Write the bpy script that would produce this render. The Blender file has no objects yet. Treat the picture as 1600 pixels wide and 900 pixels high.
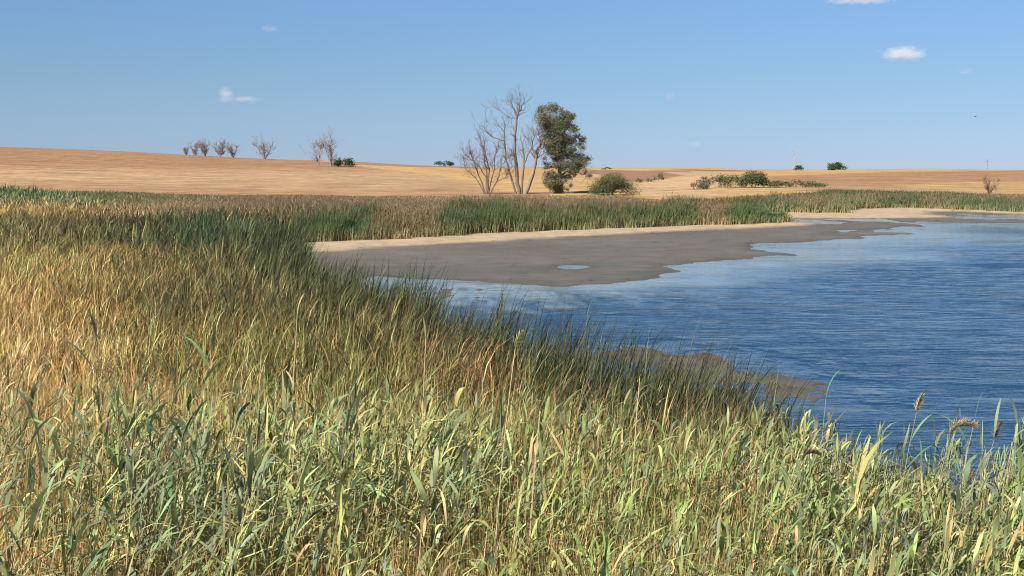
import bpy, math
import numpy as np
from mathutils import Vector

R = math.radians
rng = np.random.default_rng(7)
sc = bpy.context.scene
COL = sc.collection

# ------------------------------------------------------------------ camera
H = 6.9
F = 1931.0                      # focal length in pixels of the 1600 px wide photograph
PITCH = math.atan(192.0 / F)
cam_d = bpy.data.cameras.new('camera')
cam = bpy.data.objects.new('camera', cam_d)
COL.objects.link(cam)
cam.location = (0, 0, H)
cam.rotation_euler = (R(90) - PITCH, 0, 0)
cam_d.sensor_width = 36
cam_d.lens = F / 1600 * 36
cam_d.clip_start = 0.1
cam_d.clip_end = 30000
sc.camera = cam

# ------------------------------------------------------------------ light
SUN_EL, SUN_AZ = 44, 222        # azimuth clockwise from +Y: behind the camera, to the left
w = bpy.data.worlds.new('World')
sc.world = w
w.use_nodes = True
nt = w.node_tree
nt.nodes.clear()
sky = nt.nodes.new('ShaderNodeTexSky')
sky.sky_type = 'NISHITA'
sky.sun_disc = False
sky.sun_elevation = R(SUN_EL)
sky.sun_rotation = R(SUN_AZ)
sky.altitude = 3000
sky.air_density = 1.0
sky.dust_density = 0.0
sky.ozone_density = 6.0
bg = nt.nodes.new('ShaderNodeBackground')
bg.inputs[1].default_value = 0.068
wo = nt.nodes.new('ShaderNodeOutputWorld')
# the Nishita horizon is too pale for this dry clear air: thin its glow near the horizon
tcw = nt.nodes.new('ShaderNodeTexCoord')
sep = nt.nodes.new('ShaderNodeSeparateXYZ')
nt.links.new(tcw.outputs['Generated'], sep.inputs[0])
rmp = nt.nodes.new('ShaderNodeValToRGB')
els = rmp.color_ramp.elements
els[0].position = 0.005; els[0].color = (.51, .545, .72, 1)
els[1].position = 0.132; els[1].color = (.96, .965, .94, 1)
e = els.new(0.068); e.color = (.765, .757, .725, 1)
mxs = nt.nodes.new('ShaderNodeMix'); mxs.data_type = 'RGBA'; mxs.blend_type = 'MULTIPLY'; mxs.inputs[0].default_value = 1
nt.links.new(sep.outputs['Z'], rmp.inputs[0])
nt.links.new(sky.outputs[0], mxs.inputs[6]); nt.links.new(rmp.outputs[0], mxs.inputs[7])
nt.links.new(mxs.outputs[2], bg.inputs[0])
nt.links.new(bg.outputs[0], wo.inputs[0])

sd_ = bpy.data.lights.new('sun', 'SUN')
sd_.energy = 5.0
sd_.angle = R(0.5)
sd_.color = (1.0, 0.93, 0.82)
sun = bpy.data.objects.new('sun', sd_)
COL.objects.link(sun)
sun.location = (-60, -60, 90)
az = R(SUN_AZ)
sdir = Vector((math.sin(az) * math.cos(R(SUN_EL)), math.cos(az) * math.cos(R(SUN_EL)), math.sin(R(SUN_EL))))
sun.rotation_euler = sdir.to_track_quat('Z', 'Y').to_euler()

sc.view_settings.view_transform = 'Standard'
sc.view_settings.look = 'None'
sc.view_settings.gamma = 1
sc.view_settings.use_curve_mapping = False
sc.view_settings.exposure = 0.8
sc.cycles.max_bounces = 12
sc.cycles.diffuse_bounces = 3
sc.cycles.glossy_bounces = 2
sc.cycles.transmission_bounces = 3
sc.cycles.transparent_max_bounces = 8
sc.cycles.volume_bounces = 12
sc.cycles.sample_clamp_indirect = 8
sc.cycles.pixel_filter_type = 'BLACKMAN_HARRIS'
sc.cycles.filter_width = 1.05

# ------------------------------------------------------------------ helpers
def pw(u, v, z=0.0):
    """where the sight line through photo pixel (u, v) meets the height z"""
    k = (v - 450) / F
    dx = (u - 800) / F
    dy = math.cos(PITCH) - k * math.sin(PITCH)
    dz = -math.sin(PITCH) - k * math.cos(PITCH)
    s = (z - H) / dz
    return (dx * s, dy * s)

def pd(u, v, D):
    """point on the sight line through (u, v) at ground distance D"""
    k = (v - 450) / F
    dx = (u - 800) / F
    dy = math.cos(PITCH) - k * math.sin(PITCH)
    dz = -math.sin(PITCH) - k * math.cos(PITCH)
    s = D / dy
    return np.array([dx * s, D, H + dz * s])

def hsh(i, j, s):
    a = np.sin(i * 127.1 + j * 311.7 + s * 74.7) * 43758.5453
    return a - np.floor(a)

def vn(x, y, s=0):
    xi, yi = np.floor(x), np.floor(y)
    fx, fy = x - xi, y - yi
    fx = fx * fx * (3 - 2 * fx); fy = fy * fy * (3 - 2 * fy)
    a = hsh(xi, yi, s); b = hsh(xi + 1, yi, s); c = hsh(xi, yi + 1, s); d = hsh(xi + 1, yi + 1, s)
    return (a * (1 - fx) + b * fx) * (1 - fy) + (c * (1 - fx) + d * fx) * fy

def fbm(x, y, s=0, o=4):
    r = 0.0; a = 0.5; t = 0.0
    for k in range(o):
        r = r + a * vn(x, y, s + k); t += a
        x = x * 2.03 + 11.3; y = y * 2.03 + 5.7; a *= 0.5
    return r / t * 2 - 1        # about -1..1

def sst(a, b, x):
    t = np.clip((x - a) / (b - a), 0, 1)
    return t * t * (3 - 2 * t)

def sdist(poly, x, y):
    """signed distance to a polygon, negative inside"""
    P = np.array(poly, float)
    d2 = np.full(x.shape, 1e18); ins = np.zeros(x.shape, bool)
    n = len(P)
    for i in range(n):
        ax, ay = P[i]; bx, by = P[(i + 1) % n]
        ex, ey = bx - ax, by - ay
        wx, wy = x - ax, y - ay
        t = np.clip((wx * ex + wy * ey) / (ex * ex + ey * ey + 1e-12), 0, 1)
        d2 = np.minimum(d2, (wx - ex * t) ** 2 + (wy - ey * t) ** 2)
        c = ((ay > y) != (by > y))
        xin = ex * (y - ay) / (ey if abs(ey) > 1e-12 else 1e-12) + ax
        ins ^= c & (x < xin)
    d = np.sqrt(d2)
    return np.where(ins, -d, d)

# ------------------------------------------------------------------ lake outline
def L(z, *pts): return [pw(u, v, z) for u, v in pts]
near_shore = L(2.2, (2300, 740), (1900, 730), (1600, 715), (1500, 712), (1400, 700), (1300, 662), (1230, 634), (1120, 598), (1000, 560),
               (900, 537), (820, 515), (700, 482), (640, 458), (600, 445), (520, 424), (452, 408))
far_shore = L(0.05, (447, 395.5), (500, 390.5), (560, 386), (640, 382.5), (720, 378.5), (800, 373), (900, 368), (1000, 362.5), (1100, 358.5), (1160, 356),
              (1225, 352), (1275, 348.5), (1222, 346), (1204, 343), (1200, 339.5), (1300, 340.3), (1400, 340.3), (1478, 338.2),
              (1425, 334.5), (1445, 331), (1490, 330), (1545, 332), (1600, 334), (1750, 338), (2000, 346), (2500, 360))
BASIN = near_shore + far_shore
WATER = near_shore + L(0.0, (590, 432), (650, 436), (720, 440), (800, 442), (870, 448), (930, 443), (1000, 437), (1040, 420), (1100, 412),
          (1180, 403), (1265, 396.5), (1200, 393), (1180, 388), (1210, 383), (1290, 374.5), (1400, 366.5), (1380, 364), (1300, 366.5),
          (1345, 359.5), (1395, 353), (1440, 347), (1600, 350.5), (1800, 357), (2500, 376))
PATCH = L(0.0, (930, 541), (1040, 543), (1120, 552), (1200, 571), (1280, 592), (1308, 605), (1270, 617), (1220, 612), (1160, 603), (1130, 640), (960, 600))
SLIVERS = [L(0.0, (1205, 342.5), (1250, 343.5), (1308, 350.5), (1292, 351.2), (1240, 346.2)),
            L(0.0, (1482, 337.5), (1530, 336), (1620, 337), (1620, 343), (1540, 342), (1500, 340)),
           L(0.0, (868, 417), (890, 415.5), (912, 416.5), (905, 418.5), (880, 418.5)),
           L(0.0, (1290, 343.5), (1400, 344), (1405, 345), (1300, 344.6))]
WETS = [L(0.0, (640, 448), (760, 452), (860, 458), (780, 468), (690, 470))]   # shoals breaking the surface

# ------------------------------------------------------------------ hills: photo row of the ground at (distance, column)
TU = np.array([-700, -200, 0, 200, 400, 550, 700, 800, 900, 950, 1000, 1100, 1200, 1400, 1600, 2000, 2600], float)
TD = np.array([200, 260, 320, 400, 500, 600, 750, 1000, 1500, 2500, 6000], float)
TV = np.array([
 [319, 319, 319, 319, 319, 319, 319, 319, 319, 319, 319, 319, 318, 318, 318, 318, 318],
 [297, 301, 302, 302, 303, 304, 305, 305, 305, 305, 305, 303, 301, 302, 303, 303, 300],
 [270, 283, 285, 287, 290, 293, 295, 295, 291, 293, 295, 292, 291, 292, 294, 294, 290],
 [245, 261, 264, 269, 275, 280, 284, 284, 277, 283, 288, 284, 284, 282, 285, 285, 280],
 [226, 242, 246, 253, 262, 267, 273, 277, 276, 279, 281, 278, 276, 273, 276, 277, 270],
 [214, 230, 234, 242, 253, 258, 266, 272, 275, 276, 277, 274, 271, 267.5, 269, 271, 263],
 [210, 224, 229, 237, 247.5, 252.5, 260.5, 266, 271, 272, 272, 270, 267.5, 264, 265.5, 266, 258],
 [222, 235, 239, 246, 253, 257, 260, 262.5, 267, 268, 268, 267, 265.8, 265, 266, 267, 262],
 [240, 248, 250, 254, 257, 259, 261, 262, 264.2, 264.5, 264.7, 264.8, 265, 266, 266.5, 267, 266],
 [262] * 8 + [263] * 4 + [265.5] * 5,
 [266] * 17], float)
TZ = H - TD[:, None] * np.tan(PITCH + np.arctan((TV - 450) / F))

def cr(p0, p1, p2, p3, t):
    return 0.5 * (2 * p1 + (p2 - p0) * t + (2 * p0 - 5 * p1 + 4 * p2 - p3) * t * t + (3 * p1 - p0 - 3 * p2 + p3) * t ** 3)

def table(x, y):
    D = np.clip(y, TD[0], TD[-1] - 1)
    u = np.clip(x / np.maximum(y, 1) * F + 800, TU[0], TU[-1] - 1)
    ui = np.interp(u, TU, np.arange(len(TU))); di = np.interp(np.log(D), np.log(TD), np.arange(len(TD)))
    i0 = np.floor(ui).astype(int); fu = ui - i0
    j0 = np.floor(di).astype(int); fd = di - j0
    ci = lambda k: np.clip(k, 0, len(TU) - 1)
    cj = lambda k: np.clip(k, 0, len(TD) - 1)
    rows = []
    for dj in (-1, 0, 1, 2):
        r = TZ[cj(j0 + dj)]if False else None
        g = lambda di_: TZ[cj(j0 + dj), ci(i0 + di_)]
        rows.append(cr(g(-1), g(0), g(1), g(2), fu))
    return cr(*rows, fd)

def fields(x, y):
    """signed distances to the basin and the open water, with ragged natural edges"""
    k = np.clip(y / 100, 0.25, 1.6)
    nx = fbm(x / 6, y / 9, 3) * 1.3 * k + fbm(x / 1.4, y / 2, 9, 3) * 0.25
    ny = fbm(x / 7 + 9, y / 9, 5) * 1.6 * k + fbm(x / 1.5, y / 2, 12, 3) * 0.3
    sB = sdist(BASIN, x + nx * 0.4, y + ny * 0.5)
    sW = sdist(WATER, x + nx, y + ny)
    nz = fbm(x / 2.6, y / 2.6, 21, 4)
    p = sdist(PATCH, x + nx * 1.2, y + ny * 1.2)
    fr = fbm(x / .9, y / 1.6, 22, 4)
    sW = np.maximum(sW, -p + nz * 1.3 + fr * 2.0 - 0.7)
    for q in SLIVERS:
        sW = np.minimum(sW, sdist(q, x + nx * 1.3, y + ny * .9) + fbm(x / 1.5, y / 2.5, 26, 3) * 1.2)
    g = np.clip(y / 100, 0.15, 1.5) ** 1.5
    sW = sW + (fbm(x / 11, y / 9, 23, 4) * 3.4 + fbm(x / 2.2, y / 3.5, 24, 4) * 3.0) * g * sst(9 * g, 0, np.abs(sW))
    for q in WETS:
        sW = np.maximum(sW, -sdist(q, x + nx, y + ny) * 0.5 + fbm(x / .9, y / 2.2, 33, 4) * 3.6 - 1.5)
    return sB, sW

def gz(x, y, full=False):
    x = np.asarray(x, float); y = np.asarray(y, float)
    sB, sW = fields(x, y)
    land = 0.035 + 0.2 * sst(0, 3, sB) + 0.3 * sst(2, 26, sB) + fbm(x / 5, y / 5, 40, 3) * 0.04 * sst(1, 5, sB)
    mud = np.clip(sW * 0.03, -0.5, 0.035) + fbm(x / 3.0, y / 4.0, 50, 4) * 0.018 * sst(0.0, 3, np.abs(sW))
    mud = np.where(sW > 0, np.maximum(mud, 0.004), np.minimum(mud, -0.004))
    z = np.where(sB > 0, land, mud)
    wgt = sst(195, 258, y)
    z = z * (1 - wgt) + (table(x, y) + fbm(x / 60, y / 60, 60, 3) * 0.25) * wgt
    return (z, sB, sW) if full else z

# ------------------------------------------------------------------ materials
def new_mat(name):
    m = bpy.data.materials.new(name); m.use_nodes = True
    n = m.node_tree.nodes; l = m.node_tree.links
    return m, n, l, n['Principled BSDF']

def noise(n, l, vec, scale, detail=4, rough=0.6):
    t = n.new('ShaderNodeTexNoise'); t.inputs['Scale'].default_value = scale
    t.inputs['Detail'].default_value = detail; t.inputs['Roughness'].default_value = rough
    l.new(vec, t.inputs['Vector']); return t

def mapping(n, l, scale, rot=(0, 0, 0)):
    tc = n.new('ShaderNodeTexCoord'); mp = n.new('ShaderNodeMapping')
    mp.inputs['Scale'].default_value = scale; mp.inputs['Rotation'].default_value = rot
    l.new(tc.outputs['Object'], mp.inputs['Vector']); return mp.outputs['Vector']

def rampf(n, l, src, a, b, va, vb):
    r = n.new('ShaderNodeMapRange'); r.inputs[1].default_value = a; r.inputs[2].default_value = b
    r.inputs[3].default_value = va; r.inputs[4].default_value = vb
    l.new(src, r.inputs[0]); return r.outputs[0]

def mult(n, l, col, fac):
    m = n.new('ShaderNodeVectorMath'); m.operation = 'SCALE'
    l.new(col, m.inputs[0]); l.new(fac, m.inputs['Scale']); return m.outputs[0]

def vcol(n): 
    a = n.new('ShaderNodeAttribute'); a.attribute_name = 'Col'; return a.outputs['Color']

def leaf_mat(name, trans=0.3, rough=0.55, spec=0.25):
    m, n, l, b = new_mat(name)
    c = vcol(n)
    l.new(c, b.inputs['Base Color'])
    b.inputs['Roughness'].default_value = rough
    b.inputs['Specular IOR Level'].default_value = spec
    if trans:
        t = n.new('ShaderNodeBsdfTranslucent'); l.new(c, t.inputs['Color'])
        mx = n.new('ShaderNodeMixShader'); mx.inputs[0].default_value = trans
        l.new(b.outputs[0], mx.inputs[1]); l.new(t.outputs[0], mx.inputs[2])
        l.new(mx.outputs[0], n['Material Output'].inputs['Surface'])
    return m

M_leaf = leaf_mat('reed leaf', .22)
M_grass = leaf_mat('dry grass', 0.45, 0.8, 0.05)
M_tree = leaf_mat('tree leaf', 0.38, 0.6, 0.15)

def ground_mat(name, sc1, lo, hi, rough=0.9, sc2=None, bump=0.0, rot=0.0, lo2=0.9, hi2=1.1):
    m, n, l, b = new_mat(name)
    v = mapping(n, l, sc1, (0, 0, rot))
    f = rampf(n, l, noise(n, l, v, 1.0, 6, 0.65).outputs[0], 0.3, 0.7, lo, hi)
    c = mult(n, l, vcol(n), f)
    if sc2:
        v2 = mapping(n, l, sc2, (0, 0, rot))
        f2 = rampf(n, l, noise(n, l, v2, 1.0, 4, 0.6).outputs[0], 0.3, 0.7, lo2, hi2)
        c = mult(n, l, c, f2)
    l.new(c, b.inputs['Base Color'])
    b.inputs['Roughness'].default_value = rough
    b.inputs['Specular IOR Level'].default_value = 0.2
    if bump:
        bp = n.new('ShaderNodeBump'); bp.inputs['Strength'].default_value = 1.0; bp.inputs['Distance'].default_value = bump
        l.new(f, bp.inputs['Height']); l.new(bp.outputs[0], b.inputs['Normal'])
    return m

M_ground = ground_mat('ground litter', (.8, .8, .8), 0.7, 1.3, bump=0.1)
M_field = ground_mat('stubble', (.045, .22, .1), 0.62, 1.42, sc2=(.35, .6, .3), bump=0.3, rot=R(3), lo2=0.70, hi2=1.32)
M_mud = ground_mat('wet mud', (.35, .5, .5), 0.80, 1.18, rough=0.6, sc2=(.04, .07, .1), lo2=0.84, hi2=1.14, bump=.03)
M_sand = ground_mat('pale sand', (.6, .6, .6), 0.8, 1.15, rough=0.95, bump=0.05)

def water_mat():
    m, n, l, b = new_mat('lake water')
    b.inputs['Base Color'].default_value = (0.012, 0.04, 0.085, 1)
    b.inputs['Roughness'].default_value = 0.08
    b.inputs['IOR'].default_value = 1.333
    ch = n.new('ShaderNodeAttribute'); ch.attribute_name = 'Chop'
    sh = n.new('ShaderNodeAttribute'); sh.attribute_name = 'Shallow'
    mc = n.new('ShaderNodeMix'); mc.data_type = 'RGBA'      # silty shallows over pale mud, deep blue water further out
    mc.inputs[6].default_value = (0.011, 0.042, 0.090, 1); mc.inputs[7].default_value = (0.20, 0.25, 0.27, 1)
    l.new(sh.outputs['Fac'], mc.inputs[0]); l.new(mc.outputs[2], b.inputs['Base Color'])
    v0 = mapping(n, l, (0.26, 0.46, 1), (0, 0, R(10)))
    d0 = noise(n, l, v0, 1, 3, 0.55).outputs[0]
    v1 = mapping(n, l, (0.28, 1.15, 1), (0, 0, R(14)))
    v2 = mapping(n, l, (1.0, 3.0, 1), (0, 0, R(9)))
    v3 = mapping(n, l, (4.5, 8.0, 1), (0, 0, R(-12)))
    a = noise(n, l, v1, 1, 3, 0.5).outputs[0]
    bb = noise(n, l, v2, 1, 3, 0.55).outputs[0]
    c = noise(n, l, v3, 1, 2, 0.5).outputs[0]
    def mm(op, p, q):
        x = n.new('ShaderNodeMath'); x.operation = op
        for k, s in enumerate((p, q)):
            if isinstance(s, (int, float)): x.inputs[k].default_value = s
            else: l.new(s, x.inputs[k])
        return x.outputs[0]
    hgt = mm('ADD', mm('MULTIPLY', d0, 0.5), mm('ADD', mm('ADD', mm('MULTIPLY', a, 0.27), mm('MULTIPLY', bb, 0.17)), mm('MULTIPLY', c, 0.016)))
    hgt = mm('MULTIPLY', hgt, ch.outputs['Fac'])
    bp = n.new('ShaderNodeBump'); bp.inputs['Strength'].default_value = 1.0; bp.inputs['Distance'].default_value = 1.0
    l.new(hgt, bp.inputs['Height']); l.new(bp.outputs[0], b.inputs['Normal'])
    return m
M_water = water_mat()

# ------------------------------------------------------------------ mesh from arrays
def mesh_arrays(name, V, Q, C=None, mat=None, parent=None, smooth=False, extra=None):
    """V (n,3), Q (m,3 or 4), C (n,3) vertex colour"""
    me = bpy.data.meshes.new(name)
    V = np.ascontiguousarray(V, np.float32); Q = np.ascontiguousarray(Q, np.int32)
    k = Q.shape[1]
    me.vertices.add(len(V)); me.vertices.foreach_set('co', V.ravel())
    me.loops.add(Q.size); me.loops.foreach_set('vertex_index', Q.ravel())
    me.polygons.add(len(Q)); me.polygons.foreach_set('loop_start', np.arange(0, Q.size, k, dtype=np.int32))
    if smooth: me.polygons.foreach_set('use_smooth', np.ones(len(Q), bool))
    me.update(calc_edges=True)
    if C is not None:
        a = me.color_attributes.new('Col', 'FLOAT_COLOR', 'POINT')
        cc = np.ones((len(V), 4), np.float32); cc[:, :3] = C
        a.data.foreach_set('color', cc.ravel())
    if extra:
        for nm, arr in extra.items():
            a = me.attributes.new(nm, 'FLOAT', 'POINT'); a.data.foreach_set('value', np.ascontiguousarray(arr, np.float32))
    if mat: me.materials.append(mat)
    o = bpy.data.objects.new(name, me); COL.objects.link(o)
    if parent is not None: o.parent = parent
    return o

def tag(o, label=None, cat=None, group=None, kind=None):
    if label: o['label'] = label
    if cat: o['category'] = cat
    if group: o['group'] = group
    if kind: o['kind'] = kind
    return o

# ------------------------------------------------------------------ ground sheet
def rows_cols():
    v = np.concatenate([np.arange(1500, 700, -14.0), np.arange(700, 318, -1.0)])
    D = H * F / (v - 258)
    D = np.concatenate([D, np.geomspace(220.5, 1600, 260), np.geomspace(1650, 6000, 30)])
    D = np.concatenate([[0.0, 3.0, 6.0], D])
    fine = np.linspace(-0.47, 0.47, 860)
    T = np.concatenate([[-3, -1.8, -1.2, -0.9, -0.7, -0.55], fine, [0.55, 0.7, 0.9, 1.2, 1.8, 3]])
    return D, T

D, T = rows_cols()
DD, TT = np.meshgrid(D, T, indexing='ij')
Y = DD.copy(); X = TT * np.maximum(DD, 0.0) + TT * 3.0   # a fan a few metres wide even at the viewer's feet
Z, SB, SW = gz(X, Y, True)
nr, nc = X.shape

def col(*c): return np.array(c, float)
def srgb(r, g, b):
    c = np.array([r, g, b]) / 255.0
    return np.where(c <= 0.04045, c / 12.92, ((c + 0.055) / 1.055) ** 2.4)

zone = np.zeros(X.shape, int)                 # 0 ground, 1 mud, 2 sand, 3 field
U = X / np.maximum(Y, 1) * F + 800
base_y = 232 + fbm(X / 30, Y / 90, 70, 3) * 9
fieldm = Y > np.interp(U, [-900, 0, 150, 300, 700, 900, 960, 1010, 1100, 1180, 1300, 1500, 1700, 2600],
                       [262, 262, 258, 246, 252, 262, 262, 232, 226, 236, 268, 262, 255, 250]) + (base_y - 232) * 0.8
sandw = np.where((X > 36) & (Y > 152), np.interp(U, [1210, 1430, 1490, 1600], [12, 9, 2.6, 2.4]), np.interp(U, [850, 1100, 1200], [5.5, 4.2, 3.2]))
farside = (Y > 92) & (X > -20)
zone[SB <= 0] = 1
zone[(SB > 0) & farside & (SB < sandw + 1.5) & (Y < 215)] = 2
zone[fieldm] = 3
CG = np.empty(X.shape + (3,))
CG[:] = col(0.22, 0.16, 0.09)
nn = fbm(X / 9, Y / 20, 80, 4)[..., None]
far_g = (Y > 120)[..., None]
CG = np.where(far_g, col(0.20, 0.155, 0.105) * (1 + 0.15 * nn), CG)
mudc = col(0.118, 0.104, 0.084)
CG = np.where((zone == 1)[..., None], mudc * (1 + 0.10 * nn), CG)
# sun-bleached crust at the very edge, damp dark mud by the water
wet = sst(3.0, 0.0, SW)[..., None]
CG = np.where((zone == 1)[..., None], CG * (1 - wet * 0.22), CG)
rag = fbm(X / 3, Y / 5, 82, 4) * 1.6
sandk = (sst(-2.6, 0.6, SB + rag) * sst(0.0, 1.2, SW) * sst(2.5, -0.5, SB - sandw - 1.5 - rag * .6) * (farside | (Y > 88) & (X > -21)) * (Y < 215))[..., None]
sandc = col(0.36, 0.275, 0.185) * (1 + 0.16 * fbm(X / 1.6, Y / 3, 83, 4)[..., None])
CG = np.where((zone < 3)[..., None], CG * (1 - sandk) + sandc * sandk, CG)
algae = (sst(0.15, 0.6, fbm(X / 7, Y / 5, 84, 4)) * (zone == 1) * sst(0, -3, SB))[..., None]
CG = CG * (1 - algae) + CG * col(.84, .98, .92) * algae
spk = (sst(.35, .7, fbm(X / .8, Y / 1.1, 85, 4)) * (zone == 1))[..., None]
CG = CG * (1 - spk * .35)

# field colours: strips of different stubble, each with its own border across the hills
brown = col(0.255, 0.146, 0.076); gold = col(0.36, 0.232, 0.100); pale = col(0.37, 0.252, 0.138); red = col(0.225, 0.128, 0.074)
def hp(*pts):                                # photo points carried onto the hills
    out = []
    for u, v in pts:
        ds = np.geomspace(200, 4000, 700)
        P = np.array([pd(u, v, d) for d in ds])
        zz = gz(P[:, 0], P[:, 1])
        hit = np.where(P[:, 2] < zz)[0]
        i = hit[0] if len(hit) else len(ds) - 1
        out.append((P[i, 0], P[i, 1]))
    return out
FC = np.empty(X.shape + (3,)); FC[:] = brown
fx = X + fbm(X / 25, Y / 40, 90, 3) * 3
fy = Y + fbm(X / 25, Y / 40, 95, 3) * 6
def paint(pts, c, soft=3.0):
    global FC
    s = sdist(hp(*pts), fx, fy)
    k = sst(soft, -soft, s)[..., None]
    FC = FC * (1 - k) + c * k
band = np.exp(-((Z - 3.4 + (U - 300) * 0.0025 + nn[..., 0] * 0.8) / 2.2) ** 2)[..., None] * (U < 760)[..., None]
FC = FC * (1 - 0.7 * band) + pale * 0.7 * band * 1.0
FC = np.where((U > 860)[..., None], gold, FC)
paint([(500, 252), (560, 257), (640, 264), (740, 284), (780, 300), (910, 300), (910, 275), (840, 262), (700, 259)], gold)
paint([(540, 257), (640, 261), (720, 270), (760, 284), (740, 286), (690, 275), (600, 264)], gold * 1.08)
paint([(520, 253.5), (640, 257.2), (760, 262), (760, 264), (640, 261), (520, 257)], brown * 1.05)
paint([(905, 263), (1010, 264.5), (1080, 266), (1080, 273), (990, 285), (930, 272), (905, 270)], red)
paint([(920, 263), (1100, 265), (1100, 267.5), (920, 265.5)], pale)
paint([(1010, 266), (1080, 266.8), (1200, 268.5), (1200, 266.5), (1080, 264.6)], brown * 0.75)
paint([(1030, 268.5), (1200, 271), (1200, 276), (1080, 275)], pale * 0.95)
paint([(985, 289), (1060, 277), (1150, 274), (1110, 296)], pale * 1.05)
paint([(970, 300), (985, 290), (1060, 294), (1150, 302), (1230, 309), (1100, 312)], pale * 0.92)
paint([(1190, 266), (1420, 265), (1420, 267), (1190, 274)], gold)
paint([(1205, 275), (1400, 269), (1600, 266), (1700, 267), (1700, 290), (1500, 298), (1300, 296), (1200, 285)], brown * 1.04)
paint([(1390, 289), (1500, 284), (1600, 283), (1700, 285), (1700, 305), (1600, 307), (1400, 302)], gold * 0.9)
paint([(1300, 290), (1500, 297), (1620, 306), (1400, 305), (1250, 298)], pale * 0.75)
CG = np.where((zone == 3)[..., None], FC * (1 + 0.08 * nn), CG)

idx = np.arange(nr * nc).reshape(nr, nc)
quads = np.stack([idx[:-1, :-1], idx[:-1, 1:], idx[1:, 1:], idx[1:, :-1]], -1).reshape(-1, 4)
zq = zone[:-1, :-1].ravel()
VV = np.stack([X, Y, Z], -1).reshape(-1, 3); CC = CG.reshape(-1, 3)
for zid, nm, mt, lb in ((0, 'ground', M_ground, 'dry brown ground under the reeds and grass'),
                        (1, 'mud_flat', M_mud, 'smooth grey brown mud flat of the half dried lake'),
                        (2, 'sandy_shore', M_sand, 'pale sandy strip between far reeds and mud'),
                        (3, 'stubble_field', M_field, 'golden brown harvested fields rising behind the lake')):
    q = quads[zq == zid]
    used, inv = np.unique(q, return_inverse=True)
    o = mesh_arrays(nm, VV[used], inv.reshape(-1, 4), CC[used], mt, smooth=True)
    tag(o, lb, nm.replace('_', ' '), kind='structure')
# land behind and beside the viewer, butted to the fan
bz = 0.5
# ------------------------------------------------------------------ water sheet
v = np.concatenate([np.arange(1400, 760, -20.0), np.arange(760, 400, -0.9), np.arange(400, 340, -1.5)])
Dw = np.concatenate([H * F / (v - 258), [162, 168, 176, 186, 196]])
Tw = np.concatenate([np.linspace(-0.3, 0.47, 520), [0.6, 0.8, 1.1, 1.5]])
Wy, Wt = np.meshgrid(Dw, Tw, indexing='ij'); Wx = Wy * Wt
sBw, sWw = fields(Wx, Wy)
shelf = sst(0.0, -1.0, sWw / (3 + 17 * sst(30, 110, Wy)) + 0.5 * fbm(Wx / 8, Wy / 10, 134, 3))      # ripples die out over the shallow lee by the mud
gust = 0.70 + 0.55 * fbm(Wx / 14, Wy / 26, 130, 3)
shal = sst(1.0, 0.0, -sWw / (1.5 + 14 * sst(35, 110, Wy)) + 0.3 * fbm(Wx / 9, Wy / 4, 133, 3))
shal = shal * sst(38, 60, Wy)
chop = (0.15 + 0.85 * np.maximum(shelf, (.22 + .5 * sst(3, 16, -sWw)) * sst(60, 38, Wy)) * np.clip(gust, 0.25, 1.25))
k = np.arange(Wx.size).reshape(Wx.shape)
wq = np.stack([k[:-1, :-1], k[:-1, 1:], k[1:, 1:], k[1:, :-1]], -1).reshape(-1, 4)
sBq = sBw[:-1, :-1].ravel()
wq = wq[sBq < 3.0]
used, inv = np.unique(wq, return_inverse=True)
ca, sa = math.cos(R(12)), math.sin(R(12))
a_, b_ = Wx * ca - Wy * sa, Wx * sa + Wy * ca
b_ = b_ + 0.5 * fbm(Wx / 5, Wy / 5, 137, 2)
wl = np.clip(Wy / 45, 1.0, 2.2)                       # the chop grows towards open water
wz = (fbm(a_ / 3.2, b_ / 0.75, 135, 2) * 0.055 + fbm(a_ / 7.5, b_ / 1.7, 136, 2) * 0.095 * sst(25, 60, Wy)) * np.clip(gust, .3, 1.2)
wz = wz * sst(0.0, -1.0, sWw / (3 + 9 * sst(30, 110, Wy))) * sst(130, 95, Wy)
wz = np.where(sBw > 0.5, 0, wz)
WV = np.stack([Wx, Wy, wz], -1).reshape(-1, 3)
tag(mesh_arrays('water', WV[used], inv.reshape(-1, 4), None, M_water, smooth=True, extra={'Chop': chop.ravel()[used], 'Shallow': shal.ravel()[used]}),
    'rippled blue lake water', 'water', kind='structure')

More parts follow.
